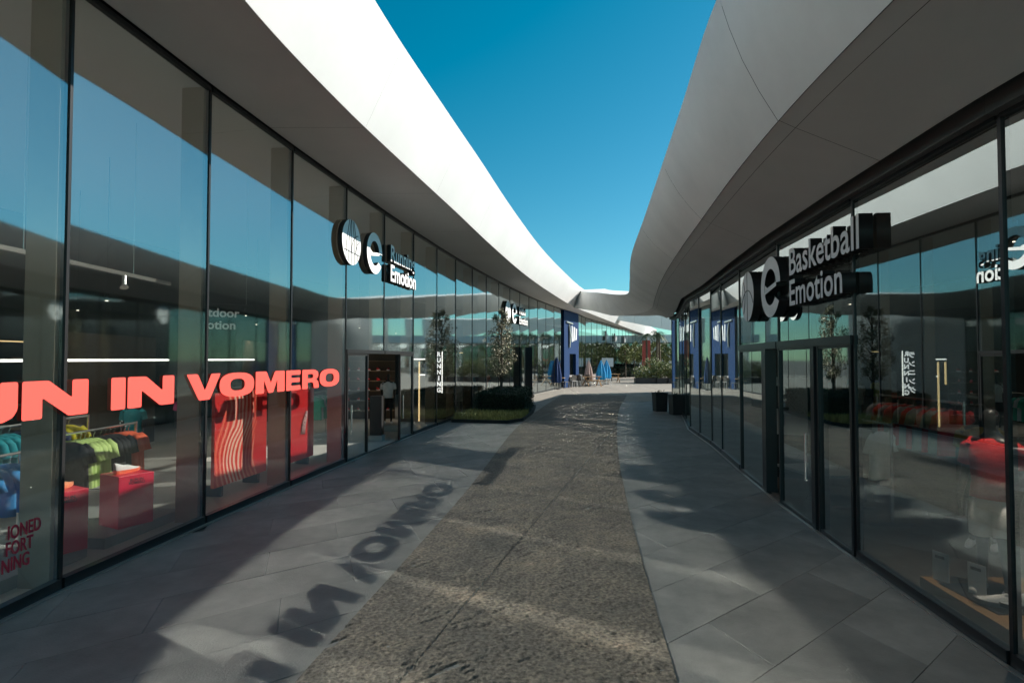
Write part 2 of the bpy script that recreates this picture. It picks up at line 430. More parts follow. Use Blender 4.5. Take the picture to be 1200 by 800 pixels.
def facade(P, parent, H, out, front, skip=(), door=None, zb=.10, fin=True, names=('glass_pane', 'mullion', 'fin')):
    n_ = len(P)
    for i in range(n_-1):
        if i in skip: continue
        p, q = Vector((*P[i], 0)), Vector((*P[i+1], 0)); z0 = zb
        if door and i in door['bays']: z0 = door['z'] + .05
        pane(P[i], P[i+1], z0, H-.05, out, names[0], parent, front)
    for i in range(n_):
        p = Vector((*P[i], 0)); a = Vector((*P[max(i-1, 0)], 0)); b = Vector((*P[min(i+1, n_-1)], 0))
        d = (b-a).normalized(); n = Vector((d.y, -d.x, 0))*out
        zlow = door['z'] - .02 if door and door.get('mid') == i else 0
        mb = MB(); vbar(mb, p, d, n, .034, -.05, .010, zlow, H-.02); mb.build(names[1], M_mull, parent)
        if fin and p.y < 31:
            mb = MB(); vbar(mb, p, d, n, .10, -.36, -.06, max(.02, zlow), H-.02); mb.build(names[2], M_fin, parent)
    # base rail, steel threshold and head rail follow the glass
    for nm, z0, z1, o0, o1, m in (('base_rail', 0, zb, -.05, .03, M_mull), ('threshold_strip', -.01, .012, .032, .07, M_steel), ('head_rail', H-.06, H-.005, -.04, .024, M_mull)):
        for i in range(n_-1):
            mb = MB()
            if i in skip: continue
            if door and i in door['bays'] and nm == 'base_rail': continue
            p, q = Vector((*P[i], 0)), Vector((*P[i+1], 0)); d = (q-p).normalized(); n = Vector((d.y, -d.x, 0))*out
            e_ = .022 if nm != 'threshold_strip' else 0
            p2, q2 = p + d*e_, q - d*e_
            a = [p2+n*o1, q2+n*o1, q2+n*o0, p2+n*o0]
            mb.hexa([(v.x, v.y, z0) for v in a] + [(v.x, v.y, z1) for v in a])
            mb.build(nm, m, parent)

# ---- left building
bl = thing('shop_building', 'long curved shop building on the left with a sunlit white canopy over tall glass', 'building')
DL = 2.24
facade(LP, bl, HL, 1, G_FRONT, skip=(22, 23), door=dict(bays=(8, 9), z=DL, mid=9))
lowL = catmull([(-2.62, -6, HL), (-2.64, 1, HL), (-2.66, 3.6, HL), (-2.63, 5.72, HL), (-2.36, 8.03, HL), (-1.83, 11.17, HL), (-1.35, 13.88, HL), (-.64, 18.05, HL),
                (.69, 25.0, HL), (2.55, 33, HL), (4.25, 39.6, HL), (6.0, 45, HL), (10.3, 58, HL), (15.7, 74, HL), (23.4, 96, HL)], 16)
def off_edge(P, dist, dz, sgn):
    out = []
    for i, p in enumerate(P):
        a, b = P[max(i-1, 0)], P[min(i+1, len(P)-1)]; d = (b-a)[:2]; d = d/np.linalg.norm(d)
        nn = np.array([d[1], -d[0]])*sgn
        out.append(np.array([p[0]+nn[0]*dist, p[1]+nn[1]*dist, p[2]+dz]))
    return out
upL = off_edge(lowL, .60, 1.22, 1)
brk = arc_breaks(lowL, 3.6)
strip_panels(lowL, upL, brk, 'fascia_panel', M_white, bl, gap=.003, sub=2)
innL = [np.array([XL(p[1])+.06, p[1], HL]) for p in lowL]
strip_panels([Vector(p)+Vector((-.012, 0, .004)) for p in lowL], innL, brk, 'soffit_panel', M_soffit, bl, gap=.006, sub=2)
mb = MB()
strip(mb, [p+np.array([-.05, 0, .03]) for p in lowL], [p+np.array([-.06, 0, -.03]) for p in upL])
strip(mb, [p+np.array([-.05, 0, .03]) for p in lowL], [p+np.array([-.2, 0, .03]) for p in innL])
mb.build('canopy_core', M_gap, bl)
mb = MB()
strip(mb, upL, [np.array([-34, p[1], p[2]+.1]) for p in upL])
mb.build('roof', M_whiteR, bl)
mb = MB(); strip(mb, [np.array([XL(y)-.02, y, .02]) for y in np.linspace(-6, 60, 60)], [np.array([-16, y, .02]) for y in np.linspace(-6, 60, 60)]); 
mb.build('shop_floor', M_floorL, bl)
mb = MB(); strip(mb, [np.array([XL(y)-.02, y, HL-.02]) for y in np.linspace(-6, 60, 60)], [np.array([-16, y, HL-.02]) for y in np.linspace(-6, 60, 60)])
mb.build('shop_ceiling', M_ceil, bl)
mb = MB(); bwp = [(-13, -6), (-12.5, 10), (-10.5, 22), (-6, 36), (0, 52), (8, 72), (16, 96)]
for (x0, y0), (x1, y1) in zip(bwp, bwp[1:]): mb.quad((x0, y0, .02), (x1, y1, .02), (x1, y1, HL), (x0, y0, HL))
mb.build('back_wall', M_back, bl)
mb = MB()
for i in (8, 9):
    p, q = Vector((*LP[i], 0)), Vector((*LP[i+1], 0)); d = (q-p).normalized(); n = Vector((d.y, -d.x, 0))
    a = [p+d*.022+n*.03, q-d*.022+n*.03, q-d*.022-n*.08, p+d*.022-n*.08]
    mb.hexa([(v.x, v.y, DL-.03) for v in a] + [(v.x, v.y, DL+.05) for v in a])
mb.build('transom', M_mull, bl)
def Lpt(y, off=0):
    i = max(k for k in range(len(LP)-1) if LP[k][1] <= y); p, q = Vector((*LP[i], 0)), Vector((*LP[i+1], 0))
    d = (q-p).normalized(); n = Vector((d.y, -d.x, 0)); s_ = (y-p.y)/(q.y-p.y)
    return p.lerp(q, s_) + n*off, d, n
def Rpt(y, off=0):
    i = max(k for k in range(len(RP)-1) if RP[k][1] <= y); p, q = Vector((*RP[i], 0)), Vector((*RP[i+1], 0))
    d = (q-p).normalized(); n = Vector((-d.y, d.x, 0)); s_ = (y-p.y)/(q.y-p.y)
    return p.lerp(q, s_) + n*off, d, n
# glass door leaves beside the open doorway
def leaf(y0, y1, name, parent, fn, out, front, zt, frame=M_mull, handle=True):
    p, d, n = fn(y0); q, _, _ = fn(y1)
    o = pane((p.x, p.y), (q.x, q.y), .05, zt-.08, out, name, parent, front)
    mb = MB()
    for pt in (p + d*.03, q - d*.03): vbar(mb, pt, d, n, .05, -.03, .025, .012, zt-.04)
    a, b = p + d*.06, q - d*.06
    for z0, z1 in ((.012, .05), (zt-.08, zt-.04)):
        c = [a+n*.02, b+n*.02, b-n*.025, a-n*.025]; mb.hexa([(v.x, v.y, z0) for v in c] + [(v.x, v.y, z1) for v in c])
    mb.build('leaf_frame', frame, o)
    if handle:
        mb = MB(); h = p + d*.14 + n*.06; mb.tube([(h.x, h.y, .55), (h.x, h.y, 1.15)], .016); mb.build('handle', M_chrome, o)
leaf(11.79, 12.9, 'door_leaf', bl, Lpt, 1, G_FRONT, DL)
leaf(14.95, 16.0, 'door_leaf', bl, Lpt, 1, G_FRONT, DL)

# ---- right building
br_ = thing('shop_building', 'low curved shop building on the right with a shaded grey canopy over dark glass', 'building')
DR = 2.30
facade(RP, br_, HR, -1, G_FRONT2, door=dict(bays=(5, 6), z=DR), fin=False)
EZ = 4.23                                # the soffit rises from the glass head to this outer edge
lowR = catmull([(2.22, -6, EZ), (2.2, .5, EZ), (2.31, 4.2, EZ), (2.50, 6.1, EZ), (2.92, 8.95, EZ), (3.47, 12.4, EZ), (4.14, 16.1, EZ), (5.17, 21.0, EZ), (5.95, 24.6, EZ+.03), (6.33, 27.6, EZ+.09),
                (6.20, 30.2, EZ+.16), (5.70, 32.4, EZ+.26), (4.97, 36, EZ+.84), (4.22, 39.6, EZ+1.32)], 16)
upR0 = catmull([(1.78, -6, 5.42), (1.76, .5, 5.42), (1.80, 3.8, 5.42), (1.90, 5.4, 5.40), (2.10, 7.1, 5.22), (2.70, 11.7, 5.0), (3.22, 15.6, 4.87), (4.17, 20.5, 4.85), (4.86, 24.2, 4.84),
                (5.10, 27, 5.08), (5.06, 29.5, 5.38), (4.97, 33, 5.85), (4.72, 38, 6.5), (4.62, 40.1, 6.85)], 16)
nR = 150
lowRa, LR = resample_arc(lowR, nR); upRa, _ = resample_arc(upR0, nR)
# marry samples by plan distance so that the panel joints run across the fascia
pairs = []
for k in range(nR):
    t_ = lowRa[k][1]; yy = np.interp(t_, lowRa[:, 1], np.interp(np.linspace(0, 1, nR), np.linspace(0, 1, nR), upRa[:, 1]))
    pairs.append(yy)
def fascia_rows(lo, up, rows=5, bulge=.05):
    return [[lo[k]*(1-s_)+up[k]*s_ + np.array([-bulge*math.sin(math.pi*s_), 0, -bulge*.5*math.sin(math.pi*s_)]) for k in range(len(lo))] for s_ in np.linspace(0, 1, rows)]
rowsR = fascia_rows(lowRa, upRa)
brR = arc_breaks(lowRa, 3.55)
for i0, i1 in zip(brR, brR[1:]):
    mb = MB(); nr = len(rowsR)
    for k in range(i0, i1+1):
        for r in rowsR:
            p = Vector(r[k])
            if k == i0 and k: p = p + (Vector(r[k+1])-p).normalized()*.004
            if k == i1 and k < nR-1: p = p + (Vector(r[k-1])-p).normalized()*.004
            mb.v.append(tuple(p))
    for k in range(i1-i0):
        for s_ in range(nr-1):
            o_ = k*nr+s_; mb.f.append((o_, o_+nr, o_+nr+1, o_+1)); mb.mi.append(0)
    mb.build('fascia_panel', M_whiteR, br_, True)
kend = int(np.argmin(np.abs(lowRa[:, 1]-25.4)))
def innR_(p):
    if p[1] <= 25.4: return np.array([XR(p[1])-.24, p[1], HR+.03])
    f = min(1, (p[1]-25.4)/5); return np.array([(XR(25.4)-.24)*(1-f) + (p[0]+1.7)*f, p[1], (HR+.03)*(1-f)+p[2]*f])
innR = [innR_(p) for p in lowRa]
midR = [p + (q-p)*.17 for p, q in zip(lowRa, innR)]
strip_panels([p+np.array([.012, 0, .004]) for p in lowRa], midR, brR, 'soffit_edge_panel', M_soffit, br_, gap=.006)
strip_panels([p+(q-p)*.006 for p, q in zip(midR, innR)], innR, brR, 'soffit_panel', M_soffit, br_, gap=.006)
mb = MB()
strip(mb, [p+np.array([.05, 0, .03]) for p in lowRa], [p+np.array([.06, 0, -.03]) for p in upRa])
strip(mb, [p+np.array([.05, 0, .03]) for p in lowRa], [p+np.array([-.02, 0, .03]) for p in innR])
mb.build('canopy_core', M_gap, br_)
mb = MB(); ysr = [p[1] for p in RP]
seg = list(range(0, kend+1))
strip(mb, [innR[k]+np.array([0, 0, .0]) for k in seg], [innR[k]+np.array([0, 0, .22]) for k in seg])
strip(mb, [innR[k]+np.array([0, 0, .22]) for k in seg], [np.array([XR(innR[k][1])+.0, innR[k][1], HR+.22]) for k in seg])
mb.build('shadow_channel', M_gap, br_)
mb = MB()
for i in range(len(RP)-1):
    p, q = Vector((*RP[i], 0)), Vector((*RP[i+1], 0)); d = (q-p).normalized(); n = Vector((-d.y, d.x, 0))
    a = [p+n*.10, q+n*.10, q+n*.0, p+n*.0]; mb.hexa([(v.x, v.y, HR-.03) for v in a] + [(v.x, v.y, HR+.15) for v in a])
mb.build('head_frame', M_frameg, br_)
mb = MB()
for i in (5, 6):
    p, q = Vector((*RP[i], 0)), Vector((*RP[i+1], 0)); d = (q-p).normalized(); n = Vector((-d.y, d.x, 0))
    a = [p+d*.022+n*.04, q-d*.022+n*.04, q-d*.022-n*.08, p+d*.022-n*.08]
    mb.hexa([(v.x, v.y, DR-.05) for v in a] + [(v.x, v.y, DR+.05) for v in a])
mb.build('transom', M_mull, br_)
leaf(6.19, 7.12, 'door_leaf', br_, Rpt, -1, G_FRONT2, DR, M_mull, False)
leaf(7.26, 8.53, 'door_leaf', br_, Rpt, -1, G_FRONT2, DR, M_mull)
leaf(9.36, 10.96, 'door_leaf', br_, Rpt, -1, G_FRONT2, DR, M_mull, False)
for y in (7.19, 9.2):
    p, d, n = Rpt(y); mb = MB(); vbar(mb, p, d, n, .08 if y < 8 else .16, -.12, .045, .0, DR-.05); mb.build('door_post', M_black, br_)
p, d, n = Rpt(8.8); mb = MB(); vbar(mb, p, d, n, .5, -.6, -.55, .02, DR-.05); mb.build('inner_door', M_mull, br_)
mb = MB()
strip(mb, [upRa[k] for k in range(nR)], [np.array([32 if upRa[k][1] < 25.5 else upRa[k][0]+1.8, upRa[k][1], upRa[k][2]+.08]) for k in range(nR)])
strip(mb, [innR[k] for k in range(kend, nR)], [np.array([upRa[k][0]+1.8, upRa[k][1], upRa[k][2]+.08]) for k in range(kend, nR)])
mb.quad((7.6, 25.5, 4.88), (32, 25.5, 4.88), (32, 37, 4.88), (10.4, 37, 4.88))
mb.build('roof', M_whiteR, br_)
mb = MB(); mb.quad((7.02, 25.5, 0), (10.3, 37, 0), (10.3, 37, 4.88), (7.02, 25.5, 4.88)); mb.quad((10.3, 37, 0), (32, 37, 0), (32, 37, 4.88), (10.3, 37, 4.88))
mb.build('end_wall', M_whiteR, br_)
ysl = np.linspace(-6, 25.5, 40)
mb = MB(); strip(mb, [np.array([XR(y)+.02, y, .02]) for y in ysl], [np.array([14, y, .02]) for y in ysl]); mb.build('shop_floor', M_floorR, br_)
mb = MB(); strip(mb, [np.array([XR(y)+.02, y, HR+.1]) for y in ysl], [np.array([14, y, HR+.1]) for y in ysl]); mb.build('shop_ceiling', M_ceil, br_)
mb = MB(); mb.quad((10.5, -6, .02), (10.5, 25.5, .02), (10.5, 25.5, HR+.1), (10.5, -6, HR+.1)); mb.build('back_wall', M_back, br_)
# ------------------------------------------------------------------ lettering
_fc = {}
def font_mesh(body, size, ext, bold, mats):
    key = (body, size, ext, bold, tuple(m.name for m in mats))
    if key in _fc: return _fc[key]
    cu = bpy.data.curves.new('tmp', 'FONT'); cu.body = body; cu.size = size; cu.extrude = ext; cu.offset = bold; cu.resolution_u = 3
    o = bpy.data.objects.new('tmp', cu); COL.objects.link(o)
    bpy.context.view_layer.update()
    me = bpy.data.meshes.new_from_object(o.evaluated_get(bpy.context.evaluated_depsgraph_get()))
    bpy.data.objects.remove(o); bpy.data.curves.remove(cu)
    me.transform(Matrix(((1, 0, 0, 0), (0, 0, -1, 0), (0, 1, 0, 0), (0, 0, 0, 1))))
    me.materials.clear()
    for m in mats: me.materials.append(m)
    me.update()
    if len(mats) > 1:
        for p in me.polygons: p.material_index = 0 if p.normal.y < -.7 else 1
    else:
        for p in me.polygons: p.material_index = 0
    me.name = 'letter'
    xs = [v.co.x for v in me.vertices]
    _fc[key] = (me, min(xs) if xs else 0, max(xs) if xs else 0); return _fc[key]
def adv(prefix, size):
    if not prefix: return 0.
    k = ('adv', prefix, size)
    if k not in _fc: _fc[k] = font_mesh(prefix + 'I', size, 0, 0, [M_black])[1+1] - font_mesh('I', size, 0, 0, [M_black])[2]
    return _fc[k]
def frame(p, d, n):                      # x = reading direction, y = into the wall, z = up
    return Matrix(((d.x, -n.x, 0, p.x), (d.y, -n.y, 0, p.y), (0, 0, 1, p.z), (0, 0, 0, 1)))
def put(o, root, M):
    o.parent = root; o.matrix_local = Matrix.Translation(root.location).inverted() @ M if root.rotation_euler.z == 0 else root.matrix_basis.inverted() @ M
def poly_mesh(loops, thick, mats, name):
    """flat outline with holes in the xz plane, front at y=0, extruded to y=thick"""
    pts = [Vector((x, z, 0)) for lp in loops for x, z in lp]
    tris = tessellate_polygon([[Vector((x, z, 0)) for x, z in lp] for lp in loops])
    mb = MB(); n = len(pts)
    mb.v = [(p.x, 0, p.y) for p in pts] + [(p.x, thick, p.y) for p in pts]
    for t in tris:
        a, b, c = t
        if (pts[b]-pts[a]).cross(pts[c]-pts[a]).z < 0: b, c = c, b
        mb.f.append((a, b, c)); mb.mi.append(0); mb.f.append((n+a, n+c, n+b)); mb.mi.append(1)
    o_ = 0
    for lp in loops:
        ar = sum(lp[i][0]*lp[(i+1) % len(lp)][1]-lp[(i+1) % len(lp)][0]*lp[i][1] for i in range(len(lp)))
        flip = (ar > 0) == (lp is loops[0])
        for i in range(len(lp)):
            a, b = o_+i, o_+(i+1) % len(lp)
            mb.f.append((b, a, n+a, n+b) if flip else (a, b, n+b, n+a)); mb.mi.append(1)
        o_ += len(lp)
    return mb.mesh(name, mats if len(mats) > 1 else [mats[0], mats[0]])
def roundp(pts, r):
    out = []
    for i, p in enumerate(pts):
        p = np.array(p, float); a = np.array(pts[i-1], float); b = np.array(pts[(i+1) % len(pts)], float)
        la, lb = np.linalg.norm(a-p), np.linalg.norm(b-p); q = min(r, la*.4, lb*.4)
        p0 = p+(a-p)/la*q; p1 = p+(b-p)/lb*q
        for u in (0, .5, 1): out.append(tuple((1-u)**2*p0+2*u*(1-u)*p+u*u*p1))
    return out
def sup(cx, cy, rx, ry, e=2.6, n=36):
    return [(cx+rx*math.copysign(abs(math.cos(t))**(2/e), math.cos(t)), cy+ry*math.copysign(abs(math.sin(t))**(2/e), math.sin(t))) for t in [2*math.pi*k/n for k in range(n)]]
WIDE = {
 'I': [[(0, 0), (0, 1), (1, 1), (1, 0)]],
 'N': [[(0, 0), (0, 1), (.37, 1), (.73, .50), (.73, 1), (1, 1), (1, 0), (.68, 0), (.28, .55), (.28, 0)]],
 'V': [[(0, 1), (.31, 1), (.52, .36), (.71, 1), (1, 1), (.67, 0), (.35, 0)]],
 'M': [[(0, 0), (0, 1), (.35, 1), (.50, .46), (.65, 1), (1, 1), (1, 0), (.73, 0), (.73, .60), (.58, 0), (.42, 0), (.27, .60), (.27, 0)]],
 'E': [[(0, 0), (0, 1), (1, 1), (1, .77), (.34, .77), (.34, .62), (.95, .62), (.95, .40), (.34, .40), (.34, .23), (1, .23), (1, 0)]],
 'R': [[(0, 0), (0, 1), (.72, 1), (.95, .88), (.97, .62), (.82, .46), (.97, .34), (1, 0), (.68, 0), (.66, .27), (.55, .33), (.31, .33), (.31, 0)], [(.31, .54), (.31, .77), (.60, .77), (.66, .66), (.60, .54)]],
 'O': [sup(.5, .5, .5, .5), sup(.5, .5, .21, .25)],
 'U': [[(0, 1), (.31, 1), (.31, .38), (.38, .26), (.5, .23), (.62, .26), (.69, .38), (.69, 1), (1, 1), (1, .30), (.92, .12), (.76, .02), (.5, -.01), (.24, .02), (.08, .12), (0, .30)]],
}
wl = thing('window_lettering', 'large coral red vinyl lettering RUN IN VOMERO across the left shop glass', 'lettering', (-4.0, 7.5, 1.58))
for ch, y0, y1 in [('R', 3.62, 4.26), ('U', 4.30, 4.84), ('N', 4.88, 5.60), ('I', 5.88, 6.07), ('N', 6.10, 6.82), ('V', 7.04, 7.72), ('O', 7.70, 8.51), ('M', 8.55, 9.38), ('E', 9.43, 9.90), ('R', 9.96, 10.57), ('O', 10.60, 11.42)]:
    hh = .33; p0, d0, n0 = Lpt(y0, .006); p1, d1, n1 = Lpt(y1, .006)
    ww = (p1-p0).length; d = (p1-p0).normalized(); n = Vector((d.y, -d.x, 0)); p0 = p0 + n*.012; p0.z = 1.575
    loops = [[(x*ww, z*hh) for x, z in lp] for lp in WIDE[ch]]
    if ch != 'O': loops = [roundp(lp, .02) for lp in loops]
    o = link('letter', poly_mesh(loops, .003, [M_coral], 'letter'))
    put(o, wl, frame(p0, d, n))
ws = thing('window_lettering', 'three short lines of dark red italic lettering low on the leftmost glass', 'lettering', (-4.1, 4.8, .5))
for txt, y1, z in (('IONED', 5.12, .62), ('FORT', 5.04, .49), ('NING', 5.01, .36)):
    sz = .15; wd = adv(txt, sz)*.72
    p0, d, n = Lpt(y1-wd, .008); p0.z = z
    for i, ch in enumerate(txt):
        o = link('letter', font_mesh(ch, sz, .002, .003, [M_dkred])[0]); M = frame(p0 + d*adv(txt[:i], sz)*.72, d, n)
        put(o, ws, M @ Matrix(((.72, 0, .2, 0), (0, 1, 0, 0), (0, 0, 1, 0), (0, 0, 0, 1))))

def disc_logo(kind, r, depth, faces):
    mb = MB(); n = 40
    for k in range(n):
        a, b = 2*math.pi*k/n, 2*math.pi*(k+1)/n
        A, B = (r*math.cos(a), r*math.sin(a)), (r*math.cos(b), r*math.sin(b))
        mb.quad((A[0], 0, A[1]), (A[0], depth, A[1]), (B[0], depth, B[1]), (B[0], 0, B[1]), 1)
    c = len(mb.v); mb.v += [(r*math.cos(2*math.pi*k/n), 0, r*math.sin(2*math.pi*k/n)) for k in range(n)]
    mb.f.append(tuple(c+k for k in range(n))); mb.mi.append(0)
    disc = mb.mesh('disc', faces)
    L = []
    def arc(cx, cz, R, a0, a1, m=14): return [(cx+R*math.cos(R_(a0+(a1-a0)*k/m)), cz+R*math.sin(R_(a0+(a1-a0)*k/m))) for k in range(m+1)]
    if kind == 'run':
        L += [[(-.05, -1), (-.05, 1)], [(-.62, -.75), (-.55, 0), (-.25, .95)], [(-.35, -.9), (-.3, 0), (-.1, .98)], [(.3, -.95), (.28, 0), (.08, .98)], [(.62, -.75), (.52, 0), (.2, .95)],
              [(-.85, -.42), (.85, -.48)], arc(.75, -.35, .75, 95, 185), arc(1.0, -.45, .6, 100, 180)]
    elif kind == 'basket':
        L += [[(0, -1), (0, 1)], arc(-1.35, 0, 1.0, -40, 40), arc(1.35, 0, 1.0, -40, 40), arc(0, -.75, 1.0, 15, 165)]
    else:
        pent = [(.36*math.cos(R_(90+72*k)), .36*math.sin(R_(90+72*k))) for k in range(6)]
        L += [pent] + [[pent[k], (pent[k][0]*2.7, pent[k][1]*2.7)] for k in range(5)]
    mbl = MB()
    for pl in L:
        pl = [(x*r, z*r) for x, z in pl]; pl = [q for q in pl if math.hypot(*q) < r*1.001] if len(pl) > 2 else [(q[0]*min(1, r*.985/max(1e-6, math.hypot(*q))), q[1]*min(1, r*.985/max(1e-6, math.hypot(*q)))) for q in pl]
        for a, b in zip(pl, pl[1:]): mbl.bar((a[0], -.003, a[1]), (b[0], -.003, b[1]), .006, .016*r/.45, up=(0, 0, 1) if abs(a[1]-b[1]) < abs(a[0]-b[0]) else (1, 0, 0))
    return disc, mbl.mesh('seam', M_signk)
def e_logo(r, depth, faces):
    out = [(r*math.cos(R_(a)), r*math.sin(R_(a))) for a in np.linspace(4, 328, 44)]
    inn = [(r*.60*math.cos(R_(a)), r*.60*math.sin(R_(a))) for a in np.linspace(322, 8, 40)]
    ring = poly_mesh([out + inn], depth, faces, 'ring')
    bar = poly_mesh([[(-.56*r, -.20*r), (.60*r, -.02*r), (.60*r, .12*r), (-.30*r, .0*r), (-.56*r, .12*r)]], depth, faces, 'crossbar')
    return ring, bar
def sign(name, label, cat, fn, sgn, off, ydisc, zdisc, r, kind, ye, re, ytxt, lines, depth, face, bold):
    p, d, n = fn(ydisc, off); p.z = zdisc; root = thing(name, label, cat, p)
    faces = [face, M_signk]
    F = lambda y, z: (lambda q: frame(Vector((q[0].x, q[0].y, z)), q[1]*sgn, q[2]))(fn(y, off))
    dm, lm = disc_logo(kind, r, depth, faces)
    o = link('disc', dm); put(o, root, F(ydisc, zdisc)); s_ = link('seam', lm); s_.parent = o
    rg, bar = e_logo(re, depth, faces)
    o = link('ring', rg); put(o, root, F(ye, zdisc+.0)); b2 = link('crossbar', bar); b2.parent = o
    for txt, z, size in lines:
        for i, ch in enumerate(txt):
            if ch == ' ': continue
            me, x0, x1 = font_mesh(ch, size, depth/2, bold, faces); yy = ytxt + sgn*adv(txt[:i], size)
            M = F(yy, z) @ Matrix.Translation((0, depth/2, 0)); o = link('letter', me); put(o, root, M)
    return root
sign('shop_sign', 'white Running Emotion sign with a striped ball emblem on the left glass', 'sign', Lpt, 1, .115, 11.75, 4.46, .46, 'run', 13.0, .46, 14.0,
     [('Running', 4.47, .56), ('Emotion', 3.99, .56)], .10, M_signw, .012)
sign('shop_sign', 'grey Basketball Emotion sign with deep black letters on the right glass', 'sign', Rpt, -1, .15, 9.75, 3.14, .42, 'basket', 8.42, .44, 7.66,
     [('Basketball', 3.20, .49), ('Emotion', 2.80, .47)], .135, M_signg, .007)
sign('shop_sign', 'small distant Emotion sign with a football emblem above the slim tree', 'sign', Lpt, 1, .115, 27.9, 4.36, .52, 'foot', 29.2, .50, 30.2,
     [('Fútbol', 4.42, .56), ('Emotion', 3.92, .56)], .10, M_signw, .012)
hs = thing('hanging_sign', 'small pale Outdoor Emotion sign hanging inside the left shop', 'sign', (-5.4, 10.3, 2.6))
hd = Vector((.80, .60, 0)); hn = Vector((.6, -.8, 0))
for txt, z in (('Outdoor', .25), ('Emotion', .03)):
    for i, ch in enumerate(txt):
        o = link('letter', font_mesh(ch, .22, .008, .004, [M_dimw])[0]); o.parent = hs
        o.matrix_local = frame(Vector((0, 0, z)) + hd*(adv(txt[:i], .22) - .3), hd, hn)
mb = MB(); mb.bar((-.24, -.18, .48), (.56, .42, .48), .015); mb.build('rail', M_black, hs)
mb = MB(); mb.tube([(-.2, -.15, .48), (-.2, -.15, 3.0)], .004, 5); mb.build('cable', M_steel, hs)
mb = MB(); mb.tube([(.5, .375, .48), (.5, .375, 3.0)], .004, 5); mb.build('cable', M_steel, hs)

# ------------------------------------------------------------------ shop furniture makers
def shirt_mesh(name, col, ht=.62, wd=.25, seed=0, th=.055):
    r_ = random.Random(seed); mb = MB(); n = 18; bases = []
    prof = [(0, wd*1.0, th*1.15), (ht*.25, wd*.98, th), (ht*.5, wd*.95, th*1.05), (ht*.75, wd*.96, th*1.1), (ht*.90, wd*.92, th), (ht*.96, wd*.62, th*.75), (ht, wd*.28, th*.7)]
    ph = r_.uniform(0, 6)
    for z, rx, ry in prof:
        bases.append(len(mb.v)); fold = (1-z/ht)*.35+.05
        for k in range(n):
            t = 2*math.pi*k/n
            mb.v.append((rx*math.cos(t), ry*math.sin(t)*(1+fold*math.sin(5*t+ph)) + .012*math.sin(7*z*6+ph), z - ht))
    for a, b in zip(bases, bases[1:]):
        for k in range(n): mb.f.append((a+k, a+(k+1) % n, b+(k+1) % n, b+k)); mb.mi.append(0)
    mb.f.append(tuple(bases[-1]+k for k in range(n))); mb.mi.append(0)
    for s_ in (-1, 1):
        mb.tube([(s_*wd*.70, 0, -ht*.07), (s_*wd*1.0, 0, -ht*.18), (s_*wd*1.14, .01, -ht*.44)], [(th*.75, ht*.08), (th*.8, ht*.10), (th*.95, ht*.115)], 10)
    return mb.mesh(name, cloth(col), True)
hang_mb = MB(); hang_mb.tube([(-.17, 0, -.06), (0, 0, 0), (.17, 0, -.06)], .006, 5); hang_mb.tube([(0, 0, 0), (0, 0, .05), (.02, 0, .075), (0, 0, .095)], .004, 5)
hang_me = hang_mb.mesh('hanger', M_chrome, True)
SHIRT = {}
def garment(col, loc, rz, label, group, ht=.62):
    key = (col, ht)
    if key not in SHIRT: SHIRT[key] = shirt_mesh('shirt', col, ht, seed=len(SHIRT))
    o = link('hanging_shirt', SHIRT[key], None, loc, rz + random.uniform(-.12, .12)); tag(o, label, 'shirt', group)
    link('hanger', hang_me, o); return o
def rack(label, x, y0, y1, z, double=False, rz=0):
    cyy = (y0+y1)/2; r_ = thing('clothes_rack', label, 'clothes rack', (x, cyy, .02), rz)
    h = (y1-y0)/2
    mb = MB(); mb.tube([(0, -h, z), (0, h, z)], .016); mb.build('rail', M_chrome, r_)
    for s_ in (-1, 1):
        mb = MB(); mb.tube([(0, s_*h, 0.02), (0, s_*h, z+.02)], .02); mb.build('post', M_chrome, r_)
        mb = MB(); mb.box(-.28, .28, s_*h-.03, s_*h+.03, 0, .03); mb.build('foot', M_chrome, r_)
    return r_
